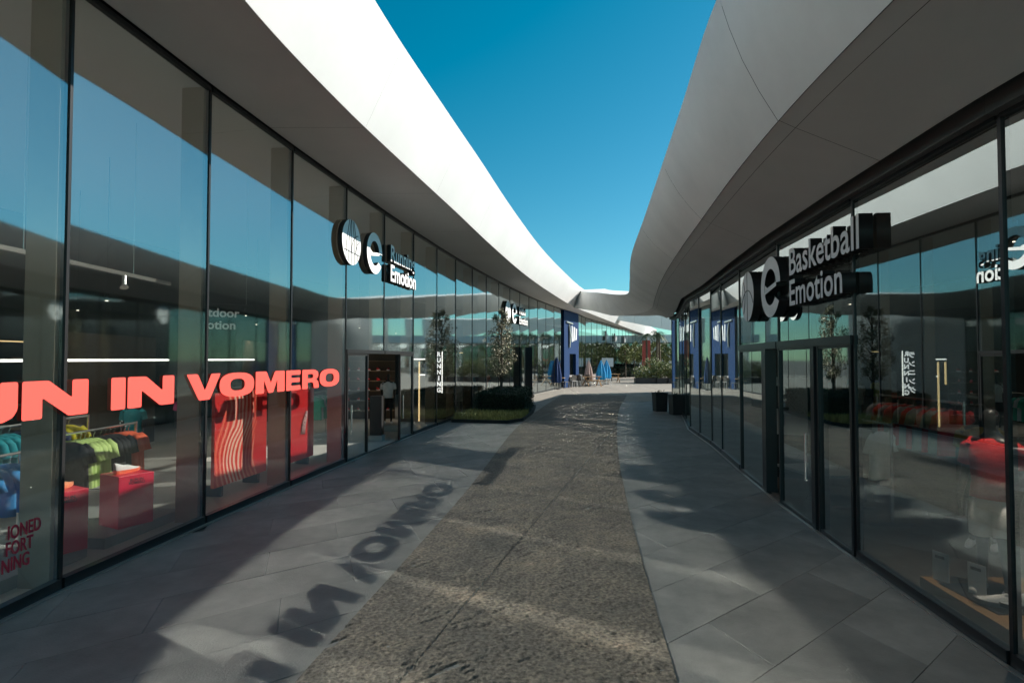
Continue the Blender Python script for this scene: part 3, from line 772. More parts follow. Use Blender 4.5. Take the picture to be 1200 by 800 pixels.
# running shoe: sole + upper + collar
def shoe(label, loc, rz, ucol, scol, sc_=1.0, group=None):
    root = thing('running_shoe', label, 'shoe', loc, rz, group); root.scale = (sc_,)*3
    def sect(x):
        w_ = np.interp(x, [-.145, -.13, -.06, .03, .10, .145, .155], [.022, .034, .036, .041, .043, .026, .006]); return w_
    mb = MB(); xs = np.linspace(-.145, .155, 15); n = 10; bs = []
    for x in xs:
        w_ = sect(x); lift = max(0, x-.08)*.25; b = len(mb.v); bs.append(b); zt = .034 + max(0, -x)*.06
        mb.v += [(x, -w_*.9, lift), (x, w_*.9, lift), (x, w_*1.05, zt+lift*.6), (x, -w_*1.05, zt+lift*.6)]
    for a, b in zip(bs, bs[1:]):
        for k in range(4): mb.f.append((a+k, a+(k+1) % 4, b+(k+1) % 4, b+k)); mb.mi.append(0)
    mb.f.append((bs[0], bs[0]+3, bs[0]+2, bs[0]+1)); mb.mi.append(0); mb.f.append(tuple(bs[-1]+k for k in range(4))); mb.mi.append(0)
    mb.build('sole', scol, root)
    mb = MB(); bs = []; n = 9
    for x in xs:
        w_ = sect(x)*.93; lift = max(0, x-.08)*.25; z0 = .034 + max(0, -x)*.06 + lift*.6
        top = np.interp(x, [-.145, -.12, -.05, .0, .05, .11, .155], [.118, .112, .085, .088, .068, .046, .012])
        b = len(mb.v); bs.append(b)
        for k in range(n):
            t = math.pi*k/(n-1); mb.v.append((x - (.012 if x < -.12 else 0)*math.sin(t), -w_*math.cos(t), z0 - .004 + max(.004, top-.03)*math.sin(t)**.8))
    for a, b in zip(bs, bs[1:]):
        for k in range(n-1): mb.f.append((a+k, b+k, b+k+1, a+k+1)); mb.mi.append(0)
    mb.build('upper', ucol, root, True)
    mb = MB(); mb.tube([(-.105, 0, .118), (-.06, 0, .108), (-.03, 0, .112)], [(.02, .008), (.024, .008), (.018, .006)], 8); mb.build('collar', M_black, root, True)
    return root
def skin_body(verts, edges, radii, name, m, sub=2):
    me = bpy.data.meshes.new('tmp'); me.from_pydata(verts, edges, [])
    o = bpy.data.objects.new('tmp', me); COL.objects.link(o)
    sk = o.modifiers.new('s', 'SKIN'); sk.use_smooth_shade = True
    ss = o.modifiers.new('u', 'SUBSURF'); ss.levels = sub; ss.render_levels = sub
    for i, r in enumerate(radii):
        r = r if hasattr(r, '__len__') else (r, r); me.skin_vertices[0].data[i].radius = r
    me.skin_vertices[0].data[0].use_root = True
    bpy.context.view_layer.update()
    out = bpy.data.meshes.new_from_object(o.evaluated_get(bpy.context.evaluated_depsgraph_get()))
    bpy.data.objects.remove(o); bpy.data.meshes.remove(me)
    out.name = name; out.materials.clear(); out.materials.append(m); return out
_body = {}
def body_mesh(m, pose=0, fingers=False):
    k = (m.name, pose, fingers)
    if k in _body: return _body[k]
    V_, E_, Rr = [], [], []
    def add(p, r, par=None):
        V_.append(p); Rr.append(r)
        if par is not None: E_.append((par, len(V_)-1))
        return len(V_)-1
    pel = add((0, 0, .95), (.135, .10)); wai = add((0, -.005, 1.10), (.115, .085), pel); che = add((0, .0, 1.30), (.15, .105), wai); col = add((0, .01, 1.43), (.085, .075), che)
    nk = add((0, 0, 1.52), .052, col); jaw = add((0, -.022, 1.585), (.062, .072), nk); hd_ = add((0, -.01, 1.67), (.076, .092), jaw); add((0, 0, 1.745), (.05, .06), hd_)
    for s_ in (-1, 1):
        sh = add((s_*.17, .01, 1.405), .058, col)
        bend = .10 if pose else .03
        el = add((s_*.225, .03, 1.13), .040, sh); wr = add((s_*(.22), -.02-bend, .90), .028, el)
        pm = add((s_*.215, -.035-bend, .82), (.018, .034), wr)
        if fingers:
            for q, (dy, ln) in enumerate(((-.03, .075), (-.012, .09), (.008, .085), (.026, .068))):
                f1 = add((s_*.212, -.04-bend+dy, .78-.0), .009, pm); add((s_*.20, -.045-bend+dy, .78-ln), .007, f1)
            t1 = add((s_*.195, -.075-bend, .83), .010, pm); add((s_*.188, -.092-bend, .785), .008, t1)
        else: add((s_*.208, -.045-bend, .745), (.012, .03), pm)
        hp = add((s_*.095, 0, .90), .088, pel); kn = add((s_*(.105), -.02 - (.05*s_ if pose else 0), .50), .056, hp)
        an = add((s_*.11, .02 - (.02*s_ if pose else 0), .09), .036, kn); add((s_*.12, -.12, .03), (.035, .03), an)
    _body[k] = skin_body(V_, E_, Rr, 'body', m); return _body[k]
def mannequin(label, loc, rz, ht, shirt=None, legs=None, bodym=None, cap=None, shoes=None, group=None, pose=0, fingers=False, long=False, sleeveless=False):
    root = thing('mannequin', label, 'mannequin', loc, rz, group); s_ = ht/1.79; root.scale = (s_, s_, s_)
    link('body', body_mesh(bodym or M_mann, pose, fingers), root)
    if shirt:
        mb = MB(); mb.rings([(0, 0, .90, .185, .135), (0, 0, 1.05, .165, .125), (0, 0, 1.22, .178, .138), (0, .0, 1.34, .188, .135), (0, .01, 1.42, .165, .10), (0, .01, 1.465, .085, .075)], 16)
        if not sleeveless:
            for q in (-1, 1): mb.tube([(q*.13, .01, 1.405), (q*.19, .015, 1.36), (q*.225, .03, 1.20)], [.075, .075, .068], 10)
        mb.build('shirt', cloth(shirt), root, True)
    if legs:
        zl = .12 if long else .55
        mb = MB(); mb.rings([(0, 0, .80, .165, .125), (0, 0, .90, .165, .125), (0, 0, 1.02, .145, .11)], 16)
        for q in (-1, 1): mb.tube([(q*.085, 0, .86), (q*.10, -.01, .70), (q*.11, -.015 - (.05*q if pose else 0)*.8, zl)], [.10, .098, .062 if long else .098], 10)
        mb.build('trousers' if long else 'shorts', cloth(legs), root, True)
    if shoes:
        for q in (-1, 1):
            mb = MB(); mb.tube([(q*.115, .07, .045), (q*.115, .02, .06), (q*.12, -.08, .045), (q*.122, -.16, .028)], [(.036, .04), (.042, .055), (.045, .042), (.032, .024)], 10); mb.build('shoe', cloth(shoes), root, True)
    if cap:
        mb = MB(); mb.rings([(0, -.005, 1.69, .088, .104), (0, 0, 1.75, .078, .09), (0, 0, 1.785, .04, .05)], 14); mb.box(-.06, .06, -.19, -.09, 1.688, 1.698); mb.build('cap', cloth(cap), root, True)
    return root
def plinth(label, x, y, z, wd, h, rz):
    o = thing('display_plinth', label, 'plinth', (x, y, z), rz)
    mb = MB(); mb.box(-wd/2, wd/2, -wd/2, wd/2, 0, h); b = mb.build('box', M_redpl, o)
    bv = b.modifiers.new('b', 'BEVEL'); bv.width = .006; bv.segments = 2
    for k, (txt, zz) in enumerate((('RUN IN', h-.075), ('VOMERO', h-.11))):
        me, x0, x1 = font_mesh(txt, .045, .0008, .001, [M_black]); q = link('print', me, b, (-(x0+x1)/2, -wd/2-.0015, zz))
    return o

# ------------------------------------------------------------------ left shop display
def platform(label, y0, y1, dep, h, m, fn, sgn, parent=None):
    p0, d, n = fn(y0, -.42); p1, _, _ = fn(y1, -.42); mb = MB()
    a = [p0, p1, p1-n*dep, p0-n*dep]
    if sgn > 0: a = a[::-1]
    mb.hexa([(v.x, v.y, .022) for v in a] + [(v.x, v.y, h) for v in a])
    o = mb.build('display_platform', m); return tag(o, label, 'platform')
platform('low grey display platform under the nearer red plinth in the left window', 3.6, 6.12, 1.35, .14, M_plat, Lpt, 1)
platform('low grey display platform under the second red plinth in the left window', 6.35, 7.6, 1.5, .14, M_plat, Lpt, 1)
plinth('red plinth beside the first glass joint, carrying a peach running shoe', -4.66, 5.98, .14, .40, .62, R_(62))
plinth('red plinth in front of the lime shirts, carrying a white running shoe', -4.60, 6.98, .14, .40, .60, R_(62))
shoe('peach orange running shoe on the nearer red plinth', (-4.66, 5.98, .762), R_(75), cloth('peach'), cloth('peach'), 1.1)
shoe('white running shoe with an orange sole on the second red plinth', (-4.60, 6.98, .742), R_(75), cloth('white'), cloth('orange'), 1.1)
rack('chrome rack of blue shirts at the left edge of the window', -5.35, 4.5, 6.35, 1.06)
for k in range(8):
    garment('blue', (-5.35, 4.75+.21*k, .98), 0, 'bright blue shirt hanging on the nearest chrome rack', 'blue shirts on the nearest rack', .5)
rack('chrome rack with lime, black and orange shirts behind the red plinths', -5.65, 7.25, 8.75, 1.12)
gx = [('black', 7.36), ('black', 7.45), ('lime', 7.55), ('lime', 7.63), ('lime', 7.71), ('lime', 7.79), ('lime', 7.87), ('black', 8.0), ('black', 8.09), ('black', 8.18), ('black', 8.27), ('orange', 8.42), ('orange', 8.5), ('orange', 8.58)]
for c, y in gx:
    garment(c, (-5.65, y, 1.03), 0, {'black': 'black shirt hanging between the lime and orange shirts', 'lime': 'pale lime shirt hanging at the front of the rack', 'orange': 'bright orange shirt at the far end of the rack'}[c], c + ' shirts on the middle rack', .60)
rack('chrome rack deeper in the left shop with teal, navy and yellow shirts', -6.7, 7.3, 9.2, 1.18)
for c, y in [('teal', 7.4), ('teal', 7.52), ('teal', 7.64), ('teal', 7.76), ('navy', 7.95), ('navy', 8.1), ('navy', 8.25), ('navy', 8.4), ('yellow', 8.55), ('yellow', 8.68), ('yellow', 8.8)]:
    garment(c, (-6.7, y, 1.1), 0, {'teal': 'teal shirt hanging on the deeper rack', 'navy': 'dark navy shirt hanging on the deeper rack', 'yellow': 'yellow shirt at the end of the deeper rack'}[c], c + ' shirts on the deeper rack', .62)
rack('chrome rack of green and white shirts beyond the red boards', -5.15, 14.9, 16.1, 1.2)
for c, y in [('green', 15.0), ('white', 15.14), ('green', 15.28), ('green', 15.42), ('white', 15.56), ('green', 15.7)]:
    garment(c, (-5.15, y, 1.12), 0, {'green': 'sea green shirt on the rack beyond the red boards', 'white': 'white shirt on the rack beyond the red boards'}[c], c + ' shirts beyond the red boards', .6)
mannequin('mannequin with a white cap, pink shirt and black backpack straps', (-6.78, 12.1, .04), R_(25), 1.48, 'pink', 'white', cap='white', shoes='grey')
mannequin('teal shirted mannequin in the dim middle of the left shop', (-6.9, 10.6, .04), R_(20), 1.42, 'teal', 'grey', shoes='white')
mannequin('mannequin in a white shirt standing inside the open doorway', (-3.62, 17.0, .2), R_(10), 1.5, 'white', 'black', shoes='white', pose=1)
mb = MB(); mb.box(-4.0, -3.2, 16.6, 17.4, .022, .2); tag(mb.build('display_platform', M_plat), 'low grey base under the white shirted mannequin in the doorway', 'platform')
mannequin('yellow shirted mannequin with ochre trousers behind the hedge end', (-2.25, 21.2, .04), R_(5), 1.55, 'yellow', 'ochre', shoes='white', long=True)
mannequin('mannequin in a teal vest behind the glass left of the slim tree', (-1.75, 24.0, .04), R_(5), 1.6, 'teal', 'white', shoes='white', bodym=M_mannw)
mannequin('mannequin in an orange shirt behind the trunk of the slim tree', (-1.25, 27.0, .04), R_(5), 1.6, 'orange', 'ochre', shoes='white')
mannequin('grey mannequin with white shirt and shorts beside the yellow one', (-2.05, 22.4, .04), R_(15), 1.35, 'white', 'white', shoes='white', bodym=M_mannw)
# red display boards with flowing striped art
M_art = bpy.data.materials.new('flowing stripe print'); M_art.use_nodes = True
t = M_art.node_tree; N = t.nodes; Lk = t.links; p = N['Principled BSDF']; p.inputs['Roughness'].default_value = .5
tc = N.new('ShaderNodeTexCoord'); sx = N.new('ShaderNodeSeparateXYZ'); Lk.new(tc.outputs['Object'], sx.inputs[0])
nz = N.new('ShaderNodeTexNoise'); nz.inputs['Scale'].default_value = 1.4; nz.inputs['Detail'].default_value = 1; Lk.new(tc.outputs['Object'], nz.inputs['Vector'])
def mnode(op, a, b=None, c=None):
    m = N.new('ShaderNodeMath'); m.operation = op
    for i, v in enumerate((a, b, c)):
        if v is None: continue
        if isinstance(v, (int, float)): m.inputs[i].default_value = v
        else: Lk.new(v, m.inputs[i])
    return m.outputs[0]
sway = mnode('MULTIPLY', mnode('SINE', mnode('MULTIPLY', sx.outputs['Z'], 3.4)), .16)
uu_ = mnode('ADD', mnode('ADD', sx.outputs['X'], sway), mnode('MULTIPLY', nz.outputs[0], .35))
st = mnode('SINE', mnode('MULTIPLY', uu_, 62.0))
wide = mnode('SINE', mnode('ADD', mnode('MULTIPLY', uu_, 7.0), 1.2))
inside = mnode('LESS_THAN', mnode('ABSOLUTE', mnode('ADD', mnode('ADD', sx.outputs['X'], mnode('MULTIPLY', sway, .8)), .12)), mnode('ADD', .52, mnode('MULTIPLY', mnode('SUBTRACT', .8, sx.outputs['Z']), .16)))
v1 = mnode('MULTIPLY', mnode('MULTIPLY', mnode('ADD', mnode('MULTIPLY', st, .5), .5), mnode('ADD', mnode('MULTIPLY', wide, .3), .7)), inside)
cr = N.new('ShaderNodeValToRGB'); e = cr.color_ramp.elements; e[0].position = 0; e[0].color = (.72, .02, .02, 1); e[1].position = .75; e[1].color = (.95, .62, .50, 1)
x_ = e.new(.35); x_.color = (.95, .13, .07, 1)
Lk.new(v1, cr.inputs[0]); Lk.new(cr.outputs[0], p.inputs['Base Color'])
M_redb = mat('red board', (.78, .025, .03), .45)
def board(label, y0, y1, off, z0, z1, m):
    p0, d, n = Lpt(y0, -off); p1, _, _ = Lpt(y1, -off); d = (p1-p0).normalized(); n = Vector((d.y, -d.x, 0)); c = (p0+p1)/2; L_ = (p1-p0).length
    o = thing('display_board', label, 'display board', (c.x, c.y, .02), math.atan2(d.y, d.x))
    mb = MB(); mb.box(-L_/2, L_/2, 0, .05, z0, z1); b = mb.build('panel', m, o)
    for s_ in (-1, 1):
        mb = MB(); mb.box(s_*L_*.35-.03, s_*L_*.35+.03, -.02 + .03, .28, 0, z0); mb.build('foot', M_black, o)
    return o
board('red display board printed with flowing white and coral stripes', 8.55, 9.95, .62, .16, 1.56, M_art)
b2 = board('plain red display board with a patterned shoe, left of the doorway', 10.35, 11.65, .62, .14, 1.52, M_redb)
mb = MB(); mb.tube([(.20, -.014, .62), (.22, -.02, .80), (.30, -.02, .95), (.34, -.018, 1.05)], [(.09, .01), (.08, .012), (.06, .012), (.03, .01)], 8); mb.build('shoe_print', mat('speckled print', (.6, .35, .35), .6, var=.8, scale=28), b2, True)
# suspended lamp rail, pendant lines, spots
lr = thing('lamp_rail', 'black lamp rail hung on thin cables inside the left shop', 'lamp rail', (-5.5, 6.6, 3.3))
mb = MB(); mb.bar((0, -3.4, 0), (0, 2.7, 0), .035, .05); mb.build('rail', M_steel, lr)
for y in (-.1, 1.8):
    mb = MB(); mb.tube([(0, y, .02), (0, y, 2.25)], .006, 5); mb.build('cable', M_chrome, lr)
mb = MB(); mb.tube([(0, 1.6, -.03), (.02, 1.57, -.17)], .03, 10); mb.tube([(.02, 1.57, -.17), (.03, 1.56, -.20)], [.045, .055], 10); mb.build('spot', M_chrome, lr)
for k, (x, y0, y1, z, r) in enumerate([(-7.4, 2.5, 7.4, 2.07, .022), (-7.4, 7.6, 12.5, 2.07, .022), (-7.2, 12.7, 16.2, 2.07, .022), (-10.4, 3, 9, 2.45, .012), (-10.2, 10, 16, 2.45, .012)]):
    mb = MB(); mb.tube([(0, 0, 0), (0, y1-y0, 0)], r, 8); o = mb.build('light_line', M_lampw if k < 3 else M_lampy, None, True); o.location = (x, y0, z)
    tag(o, ['white light line across the left shop, nearest the camera', 'white light line above the lime shirts', 'white light line behind the red boards', 'dim warm shelf light at the back of the shop, near end', 'dim warm shelf light at the back of the shop, far end'][k], 'light')
for k, (x, y, w_) in enumerate([(-2.6, 21.0, .55), (-2.1, 23.2, .5)]):
    mb = MB(); mb.tube([(0, 0, 0), (w_, .15, 0)], .014, 6); o = mb.build('light_line', M_lampy); o.location = (x, y, 2.33)
    tag(o, ['short warm light line left of the slim tree, nearer one', 'short warm light line left of the slim tree, farther one'][k], 'light')
sp = None
for k, (x, y) in enumerate([(-6.2, 5), (-8.4, 7.5), (-7, 10), (-9, 12), (-6.2, 13.5), (-7.5, 17), (-5, 19), (-4.6, 23), (3.85, 4.45), (6.2, 7.2), (5.6, 9.6), (7.0, 13)]):
    lft = x < 0; zc = HL-.02 if lft else HR+.1; zz = 3.1 if lft else 3.0
    if sp is None:
        sp = thing('ceiling_spot', 'small lit spot lamp hanging in the dark left shop', 'spot lamp', (x, y, zz), group='spot lamps in the left shop')
        mb = MB(); mb.tube([(0, 0, .16), (0, 0, 2.5)], .006, 5); mb.build('stem', M_black, sp)
        mb = MB(); mb.tube([(0, 0, 0), (0, 0, .16)], .04, 10); mb.build('housing', M_black, sp)
        mb = MB(); mb.tube([(0, 0, -.004), (0, 0, -.001)], .024, 10); mb.build('lens', M_spot, sp)
    elif lft: c = copy_tree(sp, None, (x, y, zz))
    else:
        c = copy_tree(sp, 'small added spot lamp brightening the dark right shop', (x, y, zz)); c['group'] = 'added spot lamps in the right shop'
        for ch in c.children:
            if ch.name.startswith('stem'): ch.scale = (1, 1, .36); ch.location = (0, 0, .10)
    ll = bpy.data.lights.new('spot_light', 'SPOT'); ll.energy = 16 if lft else (120 if k == 8 else 6); ll.spot_size = R_(95); ll.spot_blend = .7; ll.shadow_soft_size = .03; ll.color = (1, .86, .70)  # right shop lamps are added fill; the strongest brightens the window mannequin
    lo_ = link('spot_light', ll, sp if k == 0 else c, (0, 0, -.03))
# doorway: black pedestal, shelf wall with shoes
o = thing('pedestal', 'black square pedestal on a white foot inside the open doorway', 'pedestal', (-3.42, 14.75, .02))
mb = MB(); mb.box(-.15, .15, -.15, .15, .16, 1.14); mb.build('box', M_black, o)
mb = MB(); mb.box(-.17, .17, -.17, .17, 0, .155); mb.build('foot', M_plat, o)
o = thing('shelf_unit', 'brown shoe shelf seen through the open doorway', 'shelf', (-4.95, 20.0, .02), R_(8))
mb = MB(); mb.box(-.9, .9, .2, .24, 0, 2.3); mb.build('back_panel', M_shelf, o)
for k in range(6):
    mb = MB(); mb.box(-.88, .88, -.1, .198, .28+.34*k, .30+.34*k); mb.build('shelf', mat('pale shelf', (.22, .15, .10), .5), o)
s0 = None; k = 0
for r in range(5):
    for q in range(5):
        col = random.choice(['red', 'white', 'orange', 'grey', 'black'])
        x, y = -4.95 + (q-2)*.33, 20.03 + (q-2)*.33*.14
        if s0 is None: s0 = shoe('small trainer on the lowest shoe shelf inside the doorway', (x, y, .32+.34*r), R_(-70), cloth('red'), cloth('white'), 1.0, 'shoes on the lowest doorway shelf')
        else:
            c = copy_tree(s0, None, (x, y, .32+.34*r), R_(-70 + random.uniform(-15, 15)))
            nm_ = ['lowest', 'second lowest', 'middle', 'second highest', 'highest'][r]; c['label'] = f'small trainer on the {nm_} shoe shelf inside the doorway'; c['group'] = f'shoes on the {nm_} doorway shelf'
            if r % 2: c.children[1].data = c.children[1].data.copy(); c.children[1].data.materials[0] = cloth(col)
# warm light frames and vertical lit sign
lf = thing('tube_lamp', 'frame of warm yellow light tubes right of the doorway', 'lamp', (-2.97, 18.6, .02))
for x, z0, z1 in ((-.20, 1.32, 1.98), (0, .08, 1.98), (.22, .06, 1.98)):
    mb = MB(); mb.box(x-.02, x+.02, -.02, .02, z0, z1); mb.build('light_tube', M_lampy, lf)
for x0, x1, z in ((-.23, .21, 2.06), (.022, .198, 1.56)):
    mb = MB(); mb.box(x0, x1, -.018, .018, z-.018, z+.018); mb.build('light_bar', M_lampw, lf)
vs = thing('vertical_sign', 'lit vertical RUNNING sign in Latin and Japanese letters beside a light bar', 'sign', (-2.45, 19.45, .02), R_(10))
mb = MB(); mb.box(-.24, .24, .02, .05, .05, 2.45); mb.build('back_board', M_black, vs)
mb = MB(); mb.box(.095, .125, -.01, .018, .93, 2.32); mb.build('light_bar', M_lampw, vs)
for i, ch in enumerate('RUNNING'):
    me, x0, x1 = font_mesh(ch, .2, .004, .008, [M_glow]); link('letter', me, vs, (.0-(x0+x1)/2, .01, 2.16-.20*i))
for i, ch in enumerate('ランニング'):
    me, x0, x1 = font_mesh(ch, .2, .004, .008, [M_glow]); link('letter', me, vs, (-.15-(x0+x1)/2, .01, 2.12-.27*i))
M_photo = mat('grey rock photo print', (.40, .42, .45), .5, var=.75, scale=7)
o = thing('photo_board', 'grey mountain photo board with a red lower edge beside the lit vertical sign', 'photo board', (-2.28, 20.35, .02), R_(12))
mb = MB(); mb.box(-.22, .22, 0, .03, .98, 1.66); mb.build('photo', M_photo, o)
mb = MB(); mb.box(-.22, .22, 0, .032, .78, .978); mb.build('red_edge', mat('red rock print', (.5, .12, .08), .5, var=.4, scale=9), o)
mb = MB(); mb.box(-.22, .22, .0, .03, .02, .778); mb.build('stand', M_black, o)
# tables and back shelving deep in the left shop
for k, (x, y, rz) in enumerate([(-9.6, 6.5, 95), (-9.0, 12.5, 97), (-8.2, 18.5, 100)]):
    o = thing('shelf_unit', ['dark wall shelf at the back of the left shop behind the blue shirts', 'dark wall shelf at the back of the left shop behind the pink shirt', 'dark wall shelf at the back of the left shop near the doorway'][k], 'shelf', (x, y, .02), R_(rz))
    mb = MB(); mb.box(-2.2, 2.2, -.24, -.2, 0, 2.6); mb.build('back_panel', M_shelf, o)
    for q in range(5):
        mb = MB(); mb.box(-2.2, 2.2, -.198, .15, .4+.42*q, .43+.42*q); mb.build('shelf', mat('pale shelf', (.22, .15, .10), .5), o)
for k in range(16):
    c = random.choice(['red', 'white', 'orange', 'grey', 'blue', 'teal']); x = -9.5 + (k % 4)*.0 + random.uniform(-.02, .02)
    garment(c, (-9.25 + .02*k, 4.8 + .26*k + (1.5 if k > 8 else 0), 1.6), R_(95), f'{c} shirt facing out on the back wall of the left shop', 'shirts on the back wall, ' + c, .6)
# ------------------------------------------------------------------ right shop display
p0, d, n = Rpt(3.5, -.1); p1, _, _ = Rpt(5.25, -.1); a = [p0, p1, p1-n*1.1, p0-n*1.1]
mb = MB(); mb.hexa([(v.x, v.y, .022) for v in a] + [(v.x, v.y, .16) for v in a]); tag(mb.build('display_platform', M_wood), 'low oak display platform in the near right window', 'platform')
mb = MB(); mb.box(3.68, 4.2, 4.45, 5.05, .162, .172); tag(mb.build('floor_mat', M_black), 'thin black mat under the mannequin in the right window', 'mat')
mannequin('black mannequin in a red shirt and white shorts in the right window', (3.95, 4.80, .172), R_(-60), 1.56, 'red', 'white', shoes='white', pose=1, fingers=True)
mannequin('black mannequin in a yellow vest behind the red shirted one', (5.15, 6.4, .03), R_(-50), 1.62, 'ochre', 'black', shoes='white')
mannequin('mannequin in a red tracksuit at the back of the right shop', (6.3, 6.7, .03), R_(-70), 1.7, 'red', 'red', shoes='white', long=True)
for k, (x, y) in enumerate([(3.74, 5.12), (3.80, 4.80)]):
    o = thing('price_card', ['white price card at the far corner of the oak platform', 'white price card beside the white trainers'][k], 'price card', (x, y, .172 if k else .16), R_(-72))
    mb = MB(); mb.box(-.07, .07, 0, .006, 0, .25); mb.build('card', M_card, o)
    mb = MB(); mb.box(-.045, .035, -.003, -.001, .195, .22); mb.build('print', M_cardg, o)
    mb = MB(); mb.box(-.05, .05, -.02, .03, -.0, .006) ; mb.build('foot', M_chrome, o)
shoe('white and black trainer on the black mat, nearer the glass', (3.80, 4.58, .174), R_(150), cloth('white'), cloth('grey'), 1.05)
shoe('white and black trainer on the black mat, farther from the glass', (3.92, 4.52, .174), R_(160), cloth('white'), cloth('black'), 1.05)
rack('black rack of red and grey shirts in the dark right shop', 5.9, 7.6, 9.4, 1.5)
for k in range(10):
    c = ('red', 'grey')[k % 2]; garment(c, (5.9, 7.75+.16*k, 1.41), 0, f'{c} shirt on the rack in the dark right shop', f'{c} shirts in the right shop', .6)
rack('low rack with one pale shirt inside the right doorway', 4.75, 7.3, 8.1, 1.25)
garment('white', (4.75, 7.5, 1.16), R_(30), 'pale shirt hanging alone inside the right doorway', 'single pale shirt', .6)
o = thing('wall_panel', 'pale grey panel with black marks inside the right doorway', 'panel', (4.85, 10.2, .02), R_(-25))
mb = MB(); mb.box(-.35, .35, 0, .04, .75, 1.75); mb.build('panel', M_greyb, o)
mb = MB(); mb.bar((-.2, -.006, 1.6), (-.2, -.006, 1.2), .01, .06, up=(1, 0, 0)); mb.bar((-.17, -.006, 1.2), (.0, -.006, 1.2), .01, .06); mb.bar((-.1, -.006, 1.1), (-.1, -.006, .9), .01, .06, up=(1, 0, 0)); mb.build('mark', M_black, o)
mb = MB(); mb.box(-.3, .3, .005, .035, 0, .75); mb.build('stand', M_black, o)
o = thing('table', 'low pale display table inside the right doorway', 'table', (4.7, 8.9, .02), R_(8))
mb = MB(); mb.box(-.4, .4, -.5, .5, .36, .40); mb.build('tabletop', M_plat, o)
for sx_ in (-1, 1):
    for sy_ in (-1, 1):
        mb = MB(); mb.box(sx_*.36-.02, sx_*.36+.02, sy_*.46-.02, sy_*.46+.02, 0, .36); mb.build('leg', M_black, o)

# ------------------------------------------------------------------ planting by the left glass
def leaves(n, posfn, size, m, name, parent, up=.3, asp=.5):
    P = np.array([posfn() for _ in range(n)]); T = rng.normal(size=(n, 3)); T[:, 2] += up
    T /= np.linalg.norm(T, axis=1)[:, None]; Q = np.cross(T, rng.normal(size=(n, 3))); Q /= np.linalg.norm(Q, axis=1)[:, None]
    s_ = size*(.6+.8*rng.random(n))[:, None]; T = T*s_; Q = Q*s_*asp
    Vv = np.stack([P, P+T*.5+Q*.5, P+T, P+T*.5-Q*.5], 1).reshape(-1, 3); F_ = np.arange(4*n).reshape(n, 4)
    me = bpy.data.meshes.new(name); me.from_pydata(Vv.tolist(), [], F_.tolist()); me.materials.append(m); me.update()
    return link(name, me, parent)
bed = thing('planting_bed', 'raised planting bed edge against the left glass', 'planting bed', (-.8, 21, 0))
BP = [(-1.98, 19.25), (-.15, 18.85), (.35, 19.6), (.80, 22.4), (1.0, 25.2), (-.55, 25.8)]
mb = MB()
for a, b in zip(BP, BP[1:]+BP[:1]): mb.bar((a[0]+.8, a[1]-21, .05), (b[0]+.8, b[1]-21, .05), .07, .11)
mb.build('kerb', M_gap, bed)
mb = MB(); mb.v = [(x+.8, y-21, .06) for x, y in BP]; mb.f = [tuple(range(len(BP)))]; mb.mi = [0]; mb.build('soil', M_soil, bed)
hg = thing('box_hedge', 'dark clipped box hedge around the slim tree by the left glass', 'hedge', (-.2, 22.4, .06))
HP = [(-1.3, 20.9), (.15, 20.6), (.5, 21.2), (.85, 24.8), (-.6, 25.3)]
def in_poly(x, y, P):
    c = False
    for i in range(len(P)):
        (x0, y0), (x1, y1) = P[i], P[i-1]
        if (y0 > y) != (y1 > y) and x < (x1-x0)*(y-y0)/(y1-y0)+x0: c = not c
    return c
def hpos():
    while True:
        x, y = random.uniform(-1.4, .9), random.uniform(20.5, 25.4)
        if in_poly(x, y, HP): break
    if random.random() < .45: z = .80 + random.gauss(0, .035)
    else:
        k = random.randrange(len(HP)); a, b = HP[k-1], HP[k]; u = random.random(); x = a[0]+(b[0]-a[0])*u + random.gauss(0, .04); y = a[1]+(b[1]-a[1])*u + random.gauss(0, .04); z = random.uniform(.02, .82)
    return (x+.2, y-22.4, z)
leaves(16000, hpos, .055, M_hedge, 'foliage', hg)
mb = MB(); cxh, cyh = -.08, 22.6
for a, b in zip(HP, HP[1:]+HP[:1]):
    s_ = .94; a = (cxh+(a[0]-cxh)*s_+.2, cyh+(a[1]-cyh)*s_-22.4); b = (cxh+(b[0]-cxh)*s_+.2, cyh+(b[1]-cyh)*s_-22.4); mb.quad((*a, 0), (*b, 0), (*b, .76), (*a, .76))
mb.v += [(cxh+(x-cxh)*.94+.2, cyh+(y-cyh)*.94-22.4, .76) for x, y in HP]; n0 = len(mb.v)-len(HP); mb.f.append(tuple(n0+i for i in range(len(HP)))); mb.mi.append(0)
mb.build('branches', mat('dark twigs', (.02, .022, .012), .9), hg)
mb = MB()
for k in range(5200):
    while True:
        x, y = random.uniform(-2, .6), random.uniform(18.85, 21.4)
        if in_poly(x, y, BP) and not in_poly(x, y, HP): break
    h = random.uniform(.10, .30); a = random.uniform(0, 6.28); l = random.uniform(.02, .16); w_ = .008
    dx, dy = math.cos(a), math.sin(a)
    mb.quad((x-dy*w_, y+dx*w_, .06), (x+dy*w_, y-dx*w_, .06), (x+dx*l*.5+dy*w_*.7, y+dy*l*.5-dx*w_*.7, .06+h*.7), (x+dx*l*.5-dy*w_*.7, y+dy*l*.5+dx*w_*.7, .06+h*.7))
    mb.tri((x+dx*l*.5-dy*w_*.7, y+dy*l*.5+dx*w_*.7, .06+h*.7), (x+dx*l*.5+dy*w_*.7, y+dy*l*.5-dx*w_*.7, .06+h*.7), (x+dx*l, y+dy*l, .06+h*.95))
gr = mb.build('ground_grass', M_grassy); tag(gr, 'low yellow green grass growing in front of the box hedge', 'grass'); gr['kind'] = 'stuff'
